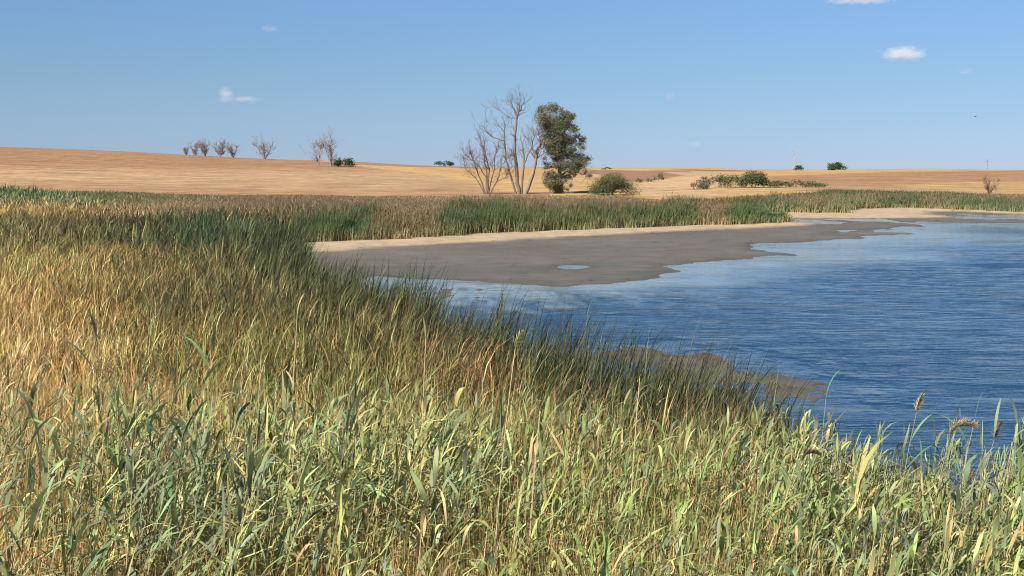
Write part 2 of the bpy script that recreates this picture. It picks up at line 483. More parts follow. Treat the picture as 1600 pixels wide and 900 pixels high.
# ------------------------------------------------------------------ blades
def blade_arrays(P, az, Ln, W, lean, curve, cb, ct, seg=3, face=None, prof='blade', r=rng, bexp=1.6, twist=0.0, blotch_shade=0.0):
    N = len(P)
    hx, hy = np.cos(az), np.sin(az)
    fa = az + math.pi / 2 + (r.normal(0, 0.7, N) if face is None else face)
    tw_ = r.normal(0, twist, N) if twist else None
    wx, wy = np.cos(fa), np.sin(fa)
    V = np.empty((N, seg + 1, 2, 3), np.float32); C = np.empty((N, seg + 1, 2, 3), np.float32)
    p = np.array(P, float)
    for s in range(seg + 1):
        t = s / seg
        if s:
            tm = (s - 0.5) / seg
            th = lean + curve * tm ** bexp
            p = p + (Ln / seg)[:, None] * np.stack([hx * np.sin(th), hy * np.sin(th), np.cos(th)], -1)
        if prof == 'blade': wk = 1.0 if t < 0.5 else 1.0 - 0.9 * ((t - 0.5) / 0.5) ** 1.5
        elif prof == 'leaf': wk = 0.35 + 2.6 * t * (1 - t) if t < 0.999 else 0.06
        else: wk = 1 - 0.45 * t
        hw = (W * wk * 0.5)[:, None]
        if twist: wx, wy = np.cos(fa + tw_ * t), np.sin(fa + tw_ * t)
        off = np.stack([wx, wy, np.zeros(N)], -1) * hw
        V[:, s, 0] = p - off; V[:, s, 1] = p + off
        c = cb * (1 - t) + ct * t
        if blotch_shade: c = np.clip(c * np.exp(r.normal(0, blotch_shade, (N, 1))), .01, .9)  # random tone per ring: dead patches plus a twisted leaf's shading, painted in
        C[:, s, 0] = c; C[:, s, 1] = c
    b = (np.arange(N) * (seg + 1) * 2)[:, None]
    q = []
    for s in range(seg):
        q.append(np.concatenate([b + 2 * s, b + 2 * s + 1, b + 2 * s + 3, b + 2 * s + 2], 1))
    Q = np.stack(q, 1).reshape(-1, 4)
    return V.reshape(-1, 3), Q, C.reshape(-1, 3)

def join(parts):
    o = 0; Vs, Qs, Cs = [], [], []
    for V, Q, C in parts:
        Vs.append(V); Qs.append(Q + o); Cs.append(C); o += len(V)
    return np.concatenate(Vs), np.concatenate(Qs), np.concatenate(Cs)

# plant colours (base, tip): what the leaf itself is
PAL = {
 'gold':  (col(.39, .25, .09), col(.46, .30, .105)),
 'straw': (col(.62, .43, .21), col(.62, .43, .20)),
 'olive': (col(.20, .17, .06), col(.21, .18, .062)),
 'dark':  (col(.13, .13, .05), col(.062, .078, .03)),
 'teal':  (col(.10, .13, .05), col(.048, .092, .045)),
 'rust':  (col(.22, .14, .06), col(.27, .155, .07)),
 'brown': (col(.17, .12, .06), col(.13, .09, .05)),
 'lime':  (col(.32, .30, .10), col(.27, .29, .09)),
 'green': (col(.22, .23, .09), col(.15, .20, .085)),
 'grey':  (col(.26, .20, .14), col(.27, .205, .14)),
}
PN = list(PAL)
# control points: photo position of the plant tops, mix of plant colours, height in metres
CP = [
 (0, 300, 'green5 teal2 straw1', 1.8), (100, 305, 'green5 teal2', 1.7), (180, 312, 'green5 teal1 straw1', 1.4), (250, 318, 'straw2 green1 grey4', 1.0),
 (0, 334, 'gold5 olive2', 1.5), (120, 338, 'gold4 rust2', 1.4), (230, 338, 'straw3 rust2 brown1', 1.3), (330, 328, 'grey4 straw1 brown3', 1.1),
 (0, 350, 'olive4 dark2 brown2', 1.8), (100, 355, 'brown3 dark2 olive3', 1.8), (200, 350, 'dark3 brown2', 1.9), (210, 372, 'dark4 olive2', 1.9),
 (300, 345, 'dark3 teal2 brown1', 1.9), (300, 370, 'teal4 dark4', 2.1), (380, 350, 'dark4 teal4', 2.1), (420, 375, 'teal4 dark4', 2.1), (430, 340, 'rust2 dark2 brown2', 2.0),
 (60, 385, 'olive4 lime1 brown2', 1.7), (180, 395, 'rust2 gold3 olive3', 1.6), (330, 395, 'olive3 brown2 dark2', 1.8), (450, 405, 'dark4 olive2', 2.0),
 (20, 410, 'lime2 gold3 olive2', 1.6), (120, 430, 'gold3 olive3', 1.6), (250, 430, 'olive4 brown3 gold1', 1.7), (400, 430, 'olive4 dark3 brown1', 1.9), (520, 430, 'dark4 olive3 brown1', 2.0),
 (0, 470, 'gold5 rust1 straw1', 1.4), (120, 480, 'gold5 olive2 rust1', 1.5), (280, 480, 'olive5 gold1 brown2 dark1', 1.6), (420, 480, 'olive4 dark2 rust1', 1.8), (560, 470, 'dark4 olive3 brown1', 1.9), (640, 468, 'dark4 brown2', 2.1),
 (0, 540, 'gold5 straw3', 1.3), (100, 550, 'gold5 straw2', 1.3), (250, 540, 'gold2 olive4 lime1', 1.5), (400, 540, 'olive4 lime1 gold1', 1.7), (560, 530, 'olive4 dark2 rust1', 1.8), (680, 515, 'rust3 olive3 gold1', 1.8), (790, 515, 'dark4 rust1 teal2', 2.1),
 (640, 560, 'rust2 olive3 lime1', 1.7), (760, 570, 'rust4 brown1 olive2', 1.8), (880, 540, 'dark4 rust1 teal2', 2.1), (900, 600, 'rust2 olive3 dark1', 1.7), (1000, 590, 'rust2 dark3 brown1', 2.0), (1080, 600, 'brown3 rust2 dark3', 2.0),
 (1180, 625, 'dark3 rust2 green2', 1.9), (1250, 680, 'rust3 green2', 1.5), (1350, 720, 'rust4 brown2 green1', 1.3), (1450, 740, 'rust4 brown2 gold1', 1.3), (1560, 730, 'dark2 rust2 green2', 1.4),
 (0, 650, 'straw4 gold3 grey1', 1.2), (120, 650, 'gold5 straw2 lime1', 1.2), (300, 640, 'gold2 lime3 olive2', 1.5), (500, 640, 'lime3 green2 olive2', 1.6), (700, 660, 'lime2 green2 olive2', 1.6), (900, 700, 'green3 lime1 rust1', 1.6), (1100, 720, 'green3 olive2 rust1', 1.6), (1350, 800, 'green3 olive2 gold1', 1.5),
 (0, 800, 'straw5 gold3', 1.2), (250, 820, 'straw4 gold4', 1.4), (500, 850, 'gold4 straw3 lime1', 1.5), (800, 850, 'gold2 green3 lime1', 1.6), (1200, 880, 'green4 olive2 gold1', 1.6), (1580, 880, 'green4 olive2', 1.6),
 (450, 318, 'grey5 brown2', 0.8), (600, 315, 'grey6 rust1', 0.8), (800, 312, 'grey6 brown1', 0.8), (950, 312, 'grey5 olive1 brown1', 0.8), (1050, 310, 'straw2 grey1 olive1', 0.6),
 (450, 306, 'rust2 grey3', 0.6), (700, 306, 'rust1 straw2 grey3', 0.6), (900, 306, 'straw2 grey2 rust1', 0.6),
 (1150, 315, 'brown3 olive3 rust1', 1.1), (1190, 316, 'rust3 gold2', 1.1), (1100, 299, 'olive3 brown1 green2', 1.0), (1170, 301, 'olive3 dark3 green1', 1.2), (1300, 302, 'dark4 green3 grey1', 1.1), (1450, 303, 'green3 dark3 grey2', 1.0), (1600, 304, 'grey2 gold2 green1', 0.6),
]
cx, cyl, cw, ch_ = [], [], [], []
for u_, v_, mix, h_ in CP:
    X_, Y_ = pw(u_, v_, h_)
    cx.append(X_ / Y_); cyl.append(math.log(Y_))
    wv = np.zeros(len(PN))
    for tok in mix.split(): wv[PN.index(tok[:-1])] = float(tok[-1])
    cw.append(wv / wv.sum()); ch_.append(h_)
cx, cyl, cw, ch_ = map(np.array, (cx, cyl, cw, ch_))

def palette_lookup(x, y):
    """colour mix and height of the plants growing at a place"""
    n = len(x); Wt = np.zeros((n, len(PN))); Hh = np.zeros(n)
    for a in range(0, n, 20000):
        s = slice(a, a + 20000)
        t = x[s] / y[s] + fbm(x[s] / 3.0, y[s] / 3.0, 140, 3) * 0.03
        g = np.log(y[s]) + fbm(x[s] / 4.0, y[s] / 4.0, 150, 3) * 0.05
        d2 = ((t[:, None] - cx) / 0.06) ** 2 + ((g[:, None] - cyl) / 0.13) ** 2 + 0.05
        k = d2 ** -1.8
        k /= k.sum(1, keepdims=True)
        Wt[s] = k @ cw; Hh[s] = k @ ch_
    return Wt, Hh

PB = np.array([PAL[k][0] for k in PN]); PT = np.array([PAL[k][1] for k in PN])
def pick(Wt):
    c = np.cumsum(Wt, 1); r = rng.random(len(Wt))[:, None] * c[:, -1:]
    return (r > c).sum(1).clip(0, len(PN) - 1)

def sample_polar(n, D0, D1, power, t0=-0.47, t1=0.47):
    """n places in the fan between D0 and D1 with density falling as D**-power"""
    e = 2 - power
    q = rng.random(n)
    Dd = (D0 ** e + q * (D1 ** e - D0 ** e)) ** (1 / e) if abs(e) > 1e-6 else D0 * (D1 / D0) ** q
    t = rng.uniform(t0, t1, n)
    return Dd * t, Dd

def far_side(x, y): return (y > 92) & (x > -19 - (y - 92) * 0.02)

def jitter(c, amt, n): 
    return np.clip(c * (1 + rng.normal(0, amt, (n, 1))) * (1 + rng.normal(0, amt * 0.3, (n, 3))), 0.01, 0.9)

def marsh_limit(x, y):
    """how far back the green marsh on the left reaches before the dry grass begins"""
    u = x / y * F + 800
    return np.interp(u, [-200, 0, 60, 130, 210, 270], [300, 262, 242, 205, 160, 134]) + fbm(x / 7, y / 7, 175, 3) * 9

# ---- near cattails and sedges (left bank and the rim of the water)
def cattails(name, label, n_cl, per, D0, D1, power, tmax=0.47, hk=1.0, keep=None, cattail_w=0.024, seg=3, far=False, r_cl=0.16):
    x, y = sample_polar(n_cl, D0, D1, power, -0.47, tmax)
    z, sB, sW = gz(x, y, True)
    fs = far_side(x, y)
    edge = fbm(x / 1.5, y / 1.5, 160, 3) * 0.9
    ok = (~fs) & (sB > -0.9 + edge) & (y < 258)
    if keep is not None: ok &= keep(x, y)
    ok &= y < marsh_limit(x, y)
    x, y, z = x[ok], y[ok], z[ok]
    Wt, Hh = palette_lookup(x, y)
    sp = pick(Wt)
    i = np.repeat(np.arange(len(x)), per); N = len(i)
    # every clump keeps its own colour, with a few strangers
    sp_i = np.where(rng.random(N) < 0.78, sp[i], pick(Wt[i]))
    rad = r_cl * rng.random(N) ** 0.5; a = rng.random(N) * 6.283
    px, py = x[i] + rad * np.cos(a), y[i] + rad * np.sin(a)
    hh = Hh[i] * hk * np.clip(1 + .28 * rng.normal(0, 1, len(x)), .5, 1.3)[i] * np.clip(rng.normal(0.88, 0.22, N), 0.35, 1.2) * (0.92 + 0.16 * fbm(px / 2, py / 2, 170, 2))
    tall = np.isin(sp_i, [PN.index('dark'), PN.index('teal')])
    hh = np.where(tall, hh * 1.08, hh)
    shorew = sst(5, 0.5, sB[ok])[i]
    az_ = rng.normal(0.1, 1, N) * (1.6 - 1.0 * shorew)
    hh = hh * (1 + .10 * shorew)
    lean = np.abs(rng.normal(0.12, 0.12, N)); curve = np.abs(rng.normal(1.1, 1.3, N)) * (1 - shorew) + np.abs(rng.normal(.45, .3, N)) * shorew
    br = np.exp(rng.normal(0, .35, len(x)) + .35 * fbm(x / 1.2, y / 1.2, 172, 3))[i][:, None]
    dk = (rng.random(N) < .62) & (shorew > .55)         # live dark leaves stand over withered rusty ones at the water
    hh = np.where(shorew > .55, np.where(dk, hh * 1.0, hh * .74), hh)
    tipc = np.where(dk[:, None], col(.055, .066, .028), PT[sp_i])
    cb = jitter(PB[sp_i] * br * .78, 0.3, N); ct = jitter(tipc * br * np.interp(px / py, [-.42, -.28], [1.15, .98])[:, None], 0.42, N)
    Wd = np.maximum(cattail_w * rng.uniform(0.7, 1.3, N), 0.85 * py / 1236)
    P = np.stack([px, py, z[i] - 0.05], -1)
    A = blade_arrays(P, az_, hh * 1.04 + 0.05, Wd, lean, curve, cb, ct, seg, bexp=3.2, twist=2.6, blotch_shade=.34)
    o = mesh_arrays(name, *A[:2], A[2], M_leaf)
    tag(o, label, 'cattails', kind='stuff')
    return o

def phrag_line(x, y):
    """>0 where common reed takes over from the cattails (the near front)"""
    t = x / y
    lim = np.interp(t, [-0.47, -0.41, -0.36, -0.26, -0.15, -0.09, 0, 0.1, 0.2, 0.31, 0.47], [24, 26, 28, 25, 22.5, 23, 23, 20.5, 22.5, 19.5, 20])
    return lim - y

cattails('cattail_bed', 'dense olive and golden cattails covering the left bank', 40000, 7, 19, 75, 0.9, seg=6, cattail_w=.027,
         keep=lambda x, y: (phrag_line(x, y) < 5.5 * rng.random(len(x)) + 1.5 + 2 * fbm(x, y, 180, 2)))
cattails('distant_marsh', 'far marsh plants in gold, brown and dark green on the left', 26000, 7, 72, 260, 1.25, tmax=-0.05, seg=3, r_cl=0.35)

# ---- litter of dry stems under the common reed
def under():
    n = 85000
    x, y = sample_polar(n, 8, 30, 0.4)
    z, sB, sW = gz(x, y, True)
    ok = (sB > -0.6 + fbm(x / 1.2, y / 1.2, 161, 2)) & (phrag_line(x, y) > -2)
    x, y, z = x[ok], y[ok], z[ok]; N = len(x)
    Wt, Hh = palette_lookup(x, y)
    sp = pick(Wt)
    dry = rng.random(N) < np.interp(x / y, [-.47, -.1, .1, .47], [.85, .75, .5, .35])
    sp = np.where(dry, np.where(rng.random(N) < .5, PN.index('straw'), PN.index('gold')), sp)
    parts = []
    hh = Hh * np.clip(rng.normal(1.05, 0.25, N), 0.3, 1.6)
    az_ = rng.uniform(0, 6.283, N)
    parts.append(blade_arrays(np.stack([x, y, z - .05], -1), az_, hh + .05, rng.uniform(.008, .020, N), np.abs(rng.normal(.05, .07, N)), np.abs(rng.normal(.08, .25, N)), jitter(PB[sp], .18, N), jitter(PT[sp], .2, N), 3))
    # fallen, broken and tangled straw
    m = rng.random(N) < 0.35
    n2 = int(m.sum())
    sp2 = np.where(rng.random(n2) < .6, PN.index('straw'), PN.index('gold'))
    P = np.stack([x[m], y[m], z[m] + rng.uniform(0.1, 1.0, n2)], -1)
    parts.append(blade_arrays(P, rng.uniform(0, 6.283, n2), rng.uniform(.3, .9, n2), rng.uniform(.006, .02, n2), rng.normal(1.1, .35, n2), rng.normal(.4, .4, n2), jitter(PB[sp2], .2, n2), jitter(PT[sp2], .2, n2), 3))
    V, Q, C = join(parts)
    tag(mesh_arrays('dry_stem_litter', V, Q, C, M_leaf), 'tangle of dry golden stems at the foot of the near reeds', 'dry stems', kind='stuff')
under()

# ---- common reed: thin stems with long ribbon leaves, thrown to the right by the wind
def stem_points(P, az_, Ln, lean, curve, t):
    p = np.array(P, float); K = 6
    for s in range(K):
        tm = (s + 0.5) / K * t
        th = lean + curve * tm ** 1.6
        p = p + (Ln * t / K)[:, None] * np.stack([np.cos(az_) * np.sin(th), np.sin(az_) * np.sin(th), np.cos(th)], -1)
    return p

def reed_arrays(x, y, z, hh, leafy, cs, cl, ct, plume=None, nleaf=10, big=1.0, r=rng):
    N = len(x)
    az_ = r.normal(0.1, 0.9, N); lean = np.abs(r.normal(.09, .09, N)); curve = np.abs(r.normal(.25, .22, N))
    P = np.stack([x, y, z - .05], -1)
    parts = [blade_arrays(P, az_, hh, np.full(N, .010 * big) * r.uniform(.8, 1.5, N), lean, curve, cs, cs * .75 + cl * .25, 4, prof='stem', face=r.uniform(0, 3.14, N))]
    k = np.repeat(np.arange(N), nleaf); M = len(k)
    t = np.tile(np.linspace(0.30, 1.0, nleaf), N) + r.normal(0, .02, M)
    t = np.clip(t, .1, 1)
    keep = r.random(M) < leafy[k]
    k, t = k[keep], t[keep]; M = len(k)
    base = stem_points(P[k], az_[k], hh[k], lean[k], curve[k], t)
    la = np.where(r.random(M) < .5, 0, math.pi) + r.normal(0, .75, M) + 0.5 * az_[k]
    # wind swings the left-pointing leaves round to the right
    sw = (np.cos(la) < 0) & (r.random(M) < .55)
    la = np.where(sw, math.pi - la, la)
    bs = np.exp(r.normal(0, .2, N))[k]
    Ll = r.uniform(.28, .62, M) * big * bs ** .7 * (1.15 - .35 * t) * (1 - .35 * (t > .97))
    lw = np.clip(np.exp(r.normal(-3.75, .38, M)), .010, .040) * big * bs
    ln = np.where(t > .93, np.abs(r.normal(.2, .15, M)), np.abs(r.normal(.75, .42, M)))
    cv = r.normal(.85, .85, M)
    parts.append(blade_arrays(base, la, Ll, lw, ln, cv, jitter(cl[k], .33, M), jitter(ct[k], .33, M), 4, prof='leaf', face=r.normal(0, .6, M), twist=.9, blotch_shade=.12))
    return parts, (P, az_, hh, lean, curve)

def plume_arrays(base, az_, Ln, c, r=rng, n=60, droop=1.0):
    """feathery seed head: many fine drooping hairs along a bent axis; one per base point"""
    N = len(base); k = np.repeat(np.arange(N), n); M = len(k)
    t = r.random(M)
    a = az_[k]
    bend = 0.12 + droop * t
    ax = np.stack([np.cos(a) * np.sin(bend), np.sin(a) * np.sin(bend), np.cos(bend)], -1)
    p = base[k] + ax * (Ln[k] * t)[:, None] * 0.8
    la = a + r.normal(0, .9, M)
    return blade_arrays(p, la, Ln[k] * r.uniform(.25, .5, M) * (1.1 - .6 * t), r.uniform(.004, .010, M), r.uniform(.2, .8, M), r.uniform(.3, 1.2, M), jitter(c[k], .12, M), jitter(c[k] * 1.1, .12, M), 2)

def reeds():
    n = 8600
    x, y = sample_polar(n, 8.5, 31, 0.25)
    z, sB, sW = gz(x, y, True)
    pl = phrag_line(x, y)
    t = x / y
    dens = np.interp(t, [-.47, -.38, -.30, -.2, -.05, .1, .47], [.08, .18, .30, .48, .8, 1, 1])
    dens *= np.interp(y, [8, 13, 17, 30], [.75, .85, 1, 1])
    dens = dens * np.where(t < -.02, np.interp(y, [9, 12.5, 15], [.35, .6, 1]), 1)
    dens = dens * (0.05 + 0.95 * sst(-3.5, 3.5, pl + 2.5 * fbm(x / 2, y / 2, 181, 3)))
    short = sst(-3, 4, pl)
    clump = fbm(x / 1.1, y / 1.1, 190, 3)
    ok = (sB > 0.2 + fbm(x / 1.2, y / 1.2, 162, 2) * .8) & (pl > -4.5) & (rng.random(len(x)) < dens * (1 + 1.3 * clump))
    x, y, z, t, clump = x[ok], y[ok], z[ok], t[ok], clump[ok]; N = len(x)
    hh = 2.35 + .65 * fbm(x / 1.9, y / 1.9, 200, 3) + rng.normal(0, .26, N)
    hh = np.clip(hh, 1.0, 3.2) * np.interp(y, [17, 24], [1, .82])
    hh *= np.interp(y, [8, 12, 18], [.90, .96, 1.0])
    kind = rng.random(N)
    cy_ = fbm(x / 2.3, y / 2.3, 210, 3)
    ylw = np.clip(.32 + .9 * cy_ - t * 1.4, 0, 1)[:, None]
    green = col(.235, .295, .105); lime = col(.44, .425, .145); blue = col(.22, .26, .16)
    cl = green * (1 - ylw) + lime * ylw
    cl = np.where((kind < .14)[:, None], blue, cl)
    cl = np.where((kind > .86)[:, None], col(.52, .38, .17), cl)
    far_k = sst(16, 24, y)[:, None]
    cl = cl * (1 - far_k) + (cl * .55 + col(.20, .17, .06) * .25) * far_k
    cl = jitter(cl, .14, N)
    cs = jitter(np.where((rng.random(N) < .7)[:, None], col(.60, .46, .22), col(.36, .36, .14)), .14, N)
    leafy = np.where(kind > .86, .45, np.interp(t, [-.47, -.3, 0, .47], [.6, .75, .95, .95]))
    parts, st = reed_arrays(x, y, z, hh, leafy, cs, cl, cl * 1.12, nleaf=11, big=1.18)
    # taller, coarser reeds standing clear of the rest, in loose groups
    xt, yt = sample_polar(4200, 9.5, 21, 0.0)
    zt, sBt, _ = gz(xt, yt, True)
    grp = fbm(xt / 1.3, yt / 1.3, 215, 3)
    tt = xt / yt
    okt = (sBt > .6) & (grp > np.interp(tt, [-.47, 0, .47], [-.05, .12, .1])) & (rng.random(len(xt)) < np.interp(tt, [-.47, -.3, 0, .47], [.35, .55, .42, .5]) * np.where(tt < -.02, np.interp(yt, [10, 13, 15], [.3, .7, 1]), 1)) & (phrag_line(xt, yt) > 3)
    xt, yt, zt, tt = xt[okt], yt[okt], zt[okt], tt[okt]; M_ = len(xt)
    clt = np.where((rng.random(M_) < .6)[:, None], col(.18, .225, .115), col(.26, .30, .125))
    clt = np.where((rng.random(M_) < .18)[:, None], col(.48, .43, .17), clt)
    clt = jitter(clt, .15, M_)
    hht = rng.uniform(2.3, 3.4, M_) * np.interp(tt, [0, .25, .47], [1, .9, .85]) * np.interp(yt, [10, 15, 21], [.92, 1, .9])
    p2, _ = reed_arrays(xt, yt, zt, hht, np.full(M_, .9), jitter(np.tile(col(.55, .43, .22), (M_, 1)), .12, M_), clt, clt * 1.15, nleaf=13, big=1.5)
    parts += p2
    sel = np.where((rng.random(N) < .035) & (t > .02))[0]
    P, az_, h2, ln, cv = st
    tip = stem_points(P[sel], az_[sel], h2[sel], ln[sel], cv[sel], np.ones(len(sel)))
    pc = np.tile(col(.26, .22, .13), (len(sel), 1))
    parts.append(plume_arrays(tip, rng.normal(.1, .4, len(sel)), rng.uniform(.22, .34, len(sel)), pc))
    V, Q, C = join(parts)
    tag(mesh_arrays('reed_bed', V, Q, C, M_leaf), 'thick green common reeds filling the foreground', 'reeds', kind='stuff')
reeds()

# ---- rotting reed litter and weed stranded on the near mud
def stranded():
    n = 26000
    x = rng.uniform(0, 16, n); y = rng.uniform(27, 52, n)
    z, sB, sW = gz(x, y, True)
    p = sdist(PATCH, x, y) + fbm(x / 1.2, y / 1.5, 300, 4) * 2.2
    ok = (p < .3) & (sB < 0) & (sW > -.35) & (rng.random(n) < .8 * sst(-.4, .5, fbm(x / .7, y / .9, 301, 3)))
    x, y = x[ok], y[ok]; z = np.maximum(z[ok], 0) + .01; N = len(x)
    c = jitter(np.where((rng.random(N) < .6)[:, None], col(.10, .075, .05), col(.19, .14, .09)), .25, N)
    A = blade_arrays(np.stack([x, y, z], -1), rng.uniform(0, 6.283, N), rng.uniform(.08, .38, N), rng.uniform(.012, .035, N), rng.uniform(.9, 1.5, N), rng.normal(.1, .2, N), c, c, 2)
    tag(mesh_arrays('stranded_weed', A[0], A[1], A[2], M_leaf), 'dark rotting reed litter stranded on the near mud', 'debris', kind='stuff')
stranded()

# ---- reed belts on the far shores
def far_belt():
    n = 135000
    x, y = sample_polar(n, 95, 215, 1.0, -0.18, 0.47)
    z, sB, sW = gz(x, y, True)
    fs = far_side(x, y)
    second = (x > 34) & (y > 152)
    u = x / y * F + 800
    sw = np.where(second, np.interp(u, [1210, 1430, 1490, 1600], [11, 8, 2.2, 2.0]), np.interp(u, [850, 1100, 1200], [5.4, 3.8, 2.2])) + fbm(x / 2.5, y / 2.5, 220, 3) * 1.3
    depth = np.where(second, 11.0, np.interp(u, [400, 600, 620, 680, 700, 800, 1000, 1100, 1200], [18, 16, 9, 9, 15, 15, 9, 9, 7]))
    ok = fs & (sB > sw) & (sB < sw + depth)
    x, y, z, u, second, dd = x[ok], y[ok], z[ok], u[ok], second[ok], (sB - sw)[ok]
    per = 6
    i = np.repeat(np.arange(len(x)), per); N = len(i)
    px = x[i] + rng.normal(0, .25, N); py = y[i] + rng.normal(0, .25, N); u = u[i]; dd = dd[i]; second = second[i]
    un = u + fbm(px / 4, py / 4, 230, 3) * 18
    # how green the belt is along the shore
    g = np.interp(un, [430, 570, 590, 680, 700, 790, 815, 1080, 1095, 1125, 1140, 1210, 1215, 1260, 1370, 1385, 1430, 1440, 1490, 1510, 1600, 1700],
                  [.97, .97, .35, .35, .95, .97, .8, .85, .3, .3, .95, .97, .6, .5, .6, .97, .97, .55, .55, .97, .97, .9])
    hh = np.interp(un, [430, 570, 600, 680, 700, 790, 820, 1080, 1100, 1130, 1150, 1205, 1240, 1700], [2.7, 2.6, 1.9, 2.0, 2.7, 2.8, 2.2, 2.1, 1.6, 1.6, 2.1, 1.8, 1.9, 1.8])
    hh = hh * .84 * np.clip(rng.normal(1, .13, N), .5, 1.3) * (1 + .32 * fbm(px / 5, py / 5, 240, 3)) * np.clip(1 + .5 * fbm(px / 1.3, py / 1.3, 241, 2), .5, 1.3) * np.interp(dd, [0, 1.2, 4], [.55, .85, 1])
    gr = rng.random(N) < g
    base = np.where(gr[:, None], col(.12, .17, .06), col(.36, .27, .14))
    tip = np.where(gr[:, None], col(.045, .10, .038), col(.24, .165, .085))
    brt = (rng.random(N) < .3) & gr & (dd > 1.0)
    tip = np.where(brt[:, None], col(.12, .085, .045), tip)
    lt = (rng.random(N) < .35) & gr
    tip = np.where(lt[:, None], col(.085, .14, .055), tip)
    pale_ = np.where(second, .5, .0)[:, None] * rng.random((N, 1))
    tip = tip * (1 - pale_) + col(.24, .24, .15) * pale_
    front = np.interp(dd, [0, 1.5], [1, 0])[:, None]
    base = base * (1 - front * .6) + col(.55, .43, .22) * front * .6
    Wd = np.maximum(.03 * rng.uniform(.7, 1.3, N), .42 * py / 1236)
    P = np.stack([px, py, z[i] - .05], -1)
    parts = [blade_arrays(P, rng.normal(.1, 1.2, N), hh, Wd, np.abs(rng.normal(.10, .10, N)), np.abs(rng.normal(.35, .3, N)), jitter(base, .15, N), jitter(tip, .25, N), 3)]
    # brown cattail heads showing above the leaves
    m = rng.random(N) < .06
    m &= (dd > 2.5)
    k = int(m.sum())
    hp_ = np.stack([px[m], py[m], z[i][m] + hh[m] * rng.uniform(.9, 1.06, k) - .2], -1)
    parts.append(blade_arrays(hp_, rng.normal(.1, 1, k), rng.uniform(.25, .4, k), np.maximum(.07, .6 * py[m] / 1236), np.full(k, .1), np.full(k, .1), np.tile(col(.20, .11, .06), (k, 1)), np.tile(col(.22, .12, .07), (k, 1)), 2, prof='stem'))
    V, Q, C = join(parts)
    tag(mesh_arrays('far_reed_belt', V, Q, C, M_leaf), 'green cattail belt along the sandy far shores', 'reeds', kind='stuff')
far_belt()

# ---- dry grass behind the far reeds, and the rough edge of the fields
def far_grass():
    n = 380000
    x, y = sample_polar(n, 105, 285, 1.2, -0.42, 0.47)
    z, sB, sW = gz(x, y, True)
    u = x / y * F + 800
    fs = far_side(x, y)
    second = (x > 34) & (y > 152)
    lim = np.interp(u, [-100, 0, 150, 300, 700, 900, 960, 1010, 1100, 1180, 1300, 1500, 1700],
                    [262, 262, 258, 246, 252, 262, 262, 230, 224, 236, 268, 262, 255]) + fbm(x / 14, y / 30, 71, 3) * 10
    sw = np.where(second, 13.0, 8.0)
    ok = (fs & (sB > sw) | (~fs & (y > marsh_limit(x, y) - 3))) & (y < lim) & (rng.random(n) < 1 - .45 * (fbm(x / 3, y / 5, 250, 3) < -.1))
    x, y, z = x[ok], y[ok], z[ok]; N = len(x)
    Wt, Hh = palette_lookup(x, y)
    Hh = np.clip(Hh, .3, 1.7) * np.where(x / y > .12, .6, .45)
    sp = pick(Wt)
    hh = Hh * np.clip(rng.normal(.9, .25, N), .3, 1.5)
    Wd = np.maximum(.03, .55 * y / 1236)
    A = blade_arrays(np.stack([x, y, z - .05], -1), rng.uniform(0, 6.283, N), hh, Wd * rng.uniform(.6, 1.2, N), np.abs(rng.normal(.15, .15, N)), np.abs(rng.normal(.3, .3, N)), jitter(PB[sp], .09, N), jitter(PT[sp], .11, N), 2)
    tag(mesh_arrays('dry_grass', A[0], A[1], A[2], M_grass), 'dry grey brown grass between far reeds and fields', 'grass', kind='stuff')
far_grass()

# ------------------------------------------------------------------ trees
def tube_arrays(pts, rad, sides=6):
    pts = [Vector(p) for p in pts]; n = len(pts)
    V, Q = [], []
    for i, p in enumerate(pts):
        d = (pts[min(i + 1, n - 1)] - pts[max(i - 1, 0)]).normalized()
        a = d.orthogonal().normalized(); b = d.cross(a)
        if i:   # keep the rings aligned
            a = (prev - prev.dot(d) * d).normalized(); b = d.cross(a)
        prev = a
        for k in range(sides):
            an = 6.2832 * k / sides
            V.append(p + (a * math.cos(an) + b * math.sin(an)) * rad[i])
    for i in range(n - 1):
        for k in range(sides):
            k2 = (k + 1) % sides
            Q.append((i * sides + k, i * sides + k2, (i + 1) * sides + k2, (i + 1) * sides + k))
    return np.array([tuple(v) for v in V]), np.array(Q)

def bark_arrays(limbs, c, sides=6):
    parts = []
    for pts, rad in limbs:
        V, Q = tube_arrays(pts, rad, sides)
        cc = np.tile(c, (len(V), 1)) * (1 + rng.normal(0, .10, (len(V), 1)))
        parts.append((V, Q, np.clip(cc, .01, .9)))
    return join(parts)

def grow(p, d, ln, r, depth, out, spread=.55, up=.25, kids=(2, 4), wob=.18, rmin=.012, shrink=.68):
    pts = [p.copy()]; rad = [r]; k = 4
    q = p.copy(); dd = d.copy()
    for s in range(k):
        dd = (dd + Vector(rng.normal(0, wob, 3)) + Vector((0, 0, up * .3))).normalized()
        q = q + dd * ln / k; pts.append(q.copy()); rad.append(max(r * (1 - .55 * (s + 1) / k), rmin))
    out.append((pts, rad))
    if depth <= 0: return
    for _ in range(int(rng.integers(*kids)) + 1):
        i = int(rng.integers(1, k + 1))
        nd = (dd + Vector(rng.normal(0, spread, 3)) + Vector((0, 0, up))).normalized()
        grow(pts[i], nd, ln * rng.uniform(.5, .85), rad[i] * shrink, depth - 1, out, spread, up, kids, wob, rmin, shrink)

def root_empty(name, loc, label, cat, group=None):
    e = bpy.data.objects.new(name, None); COL.objects.link(e); e.location = loc
    e.empty_display_size = .3
    return tag(e, label, cat, group)

M_bark = leaf_mat('bark', 0, .9, .1)

def part(name, A, mat, root, smooth=False):
    V = A[0] - np.array(root.location)
    return mesh_arrays(name, V, A[1], A[2], mat, root, smooth)

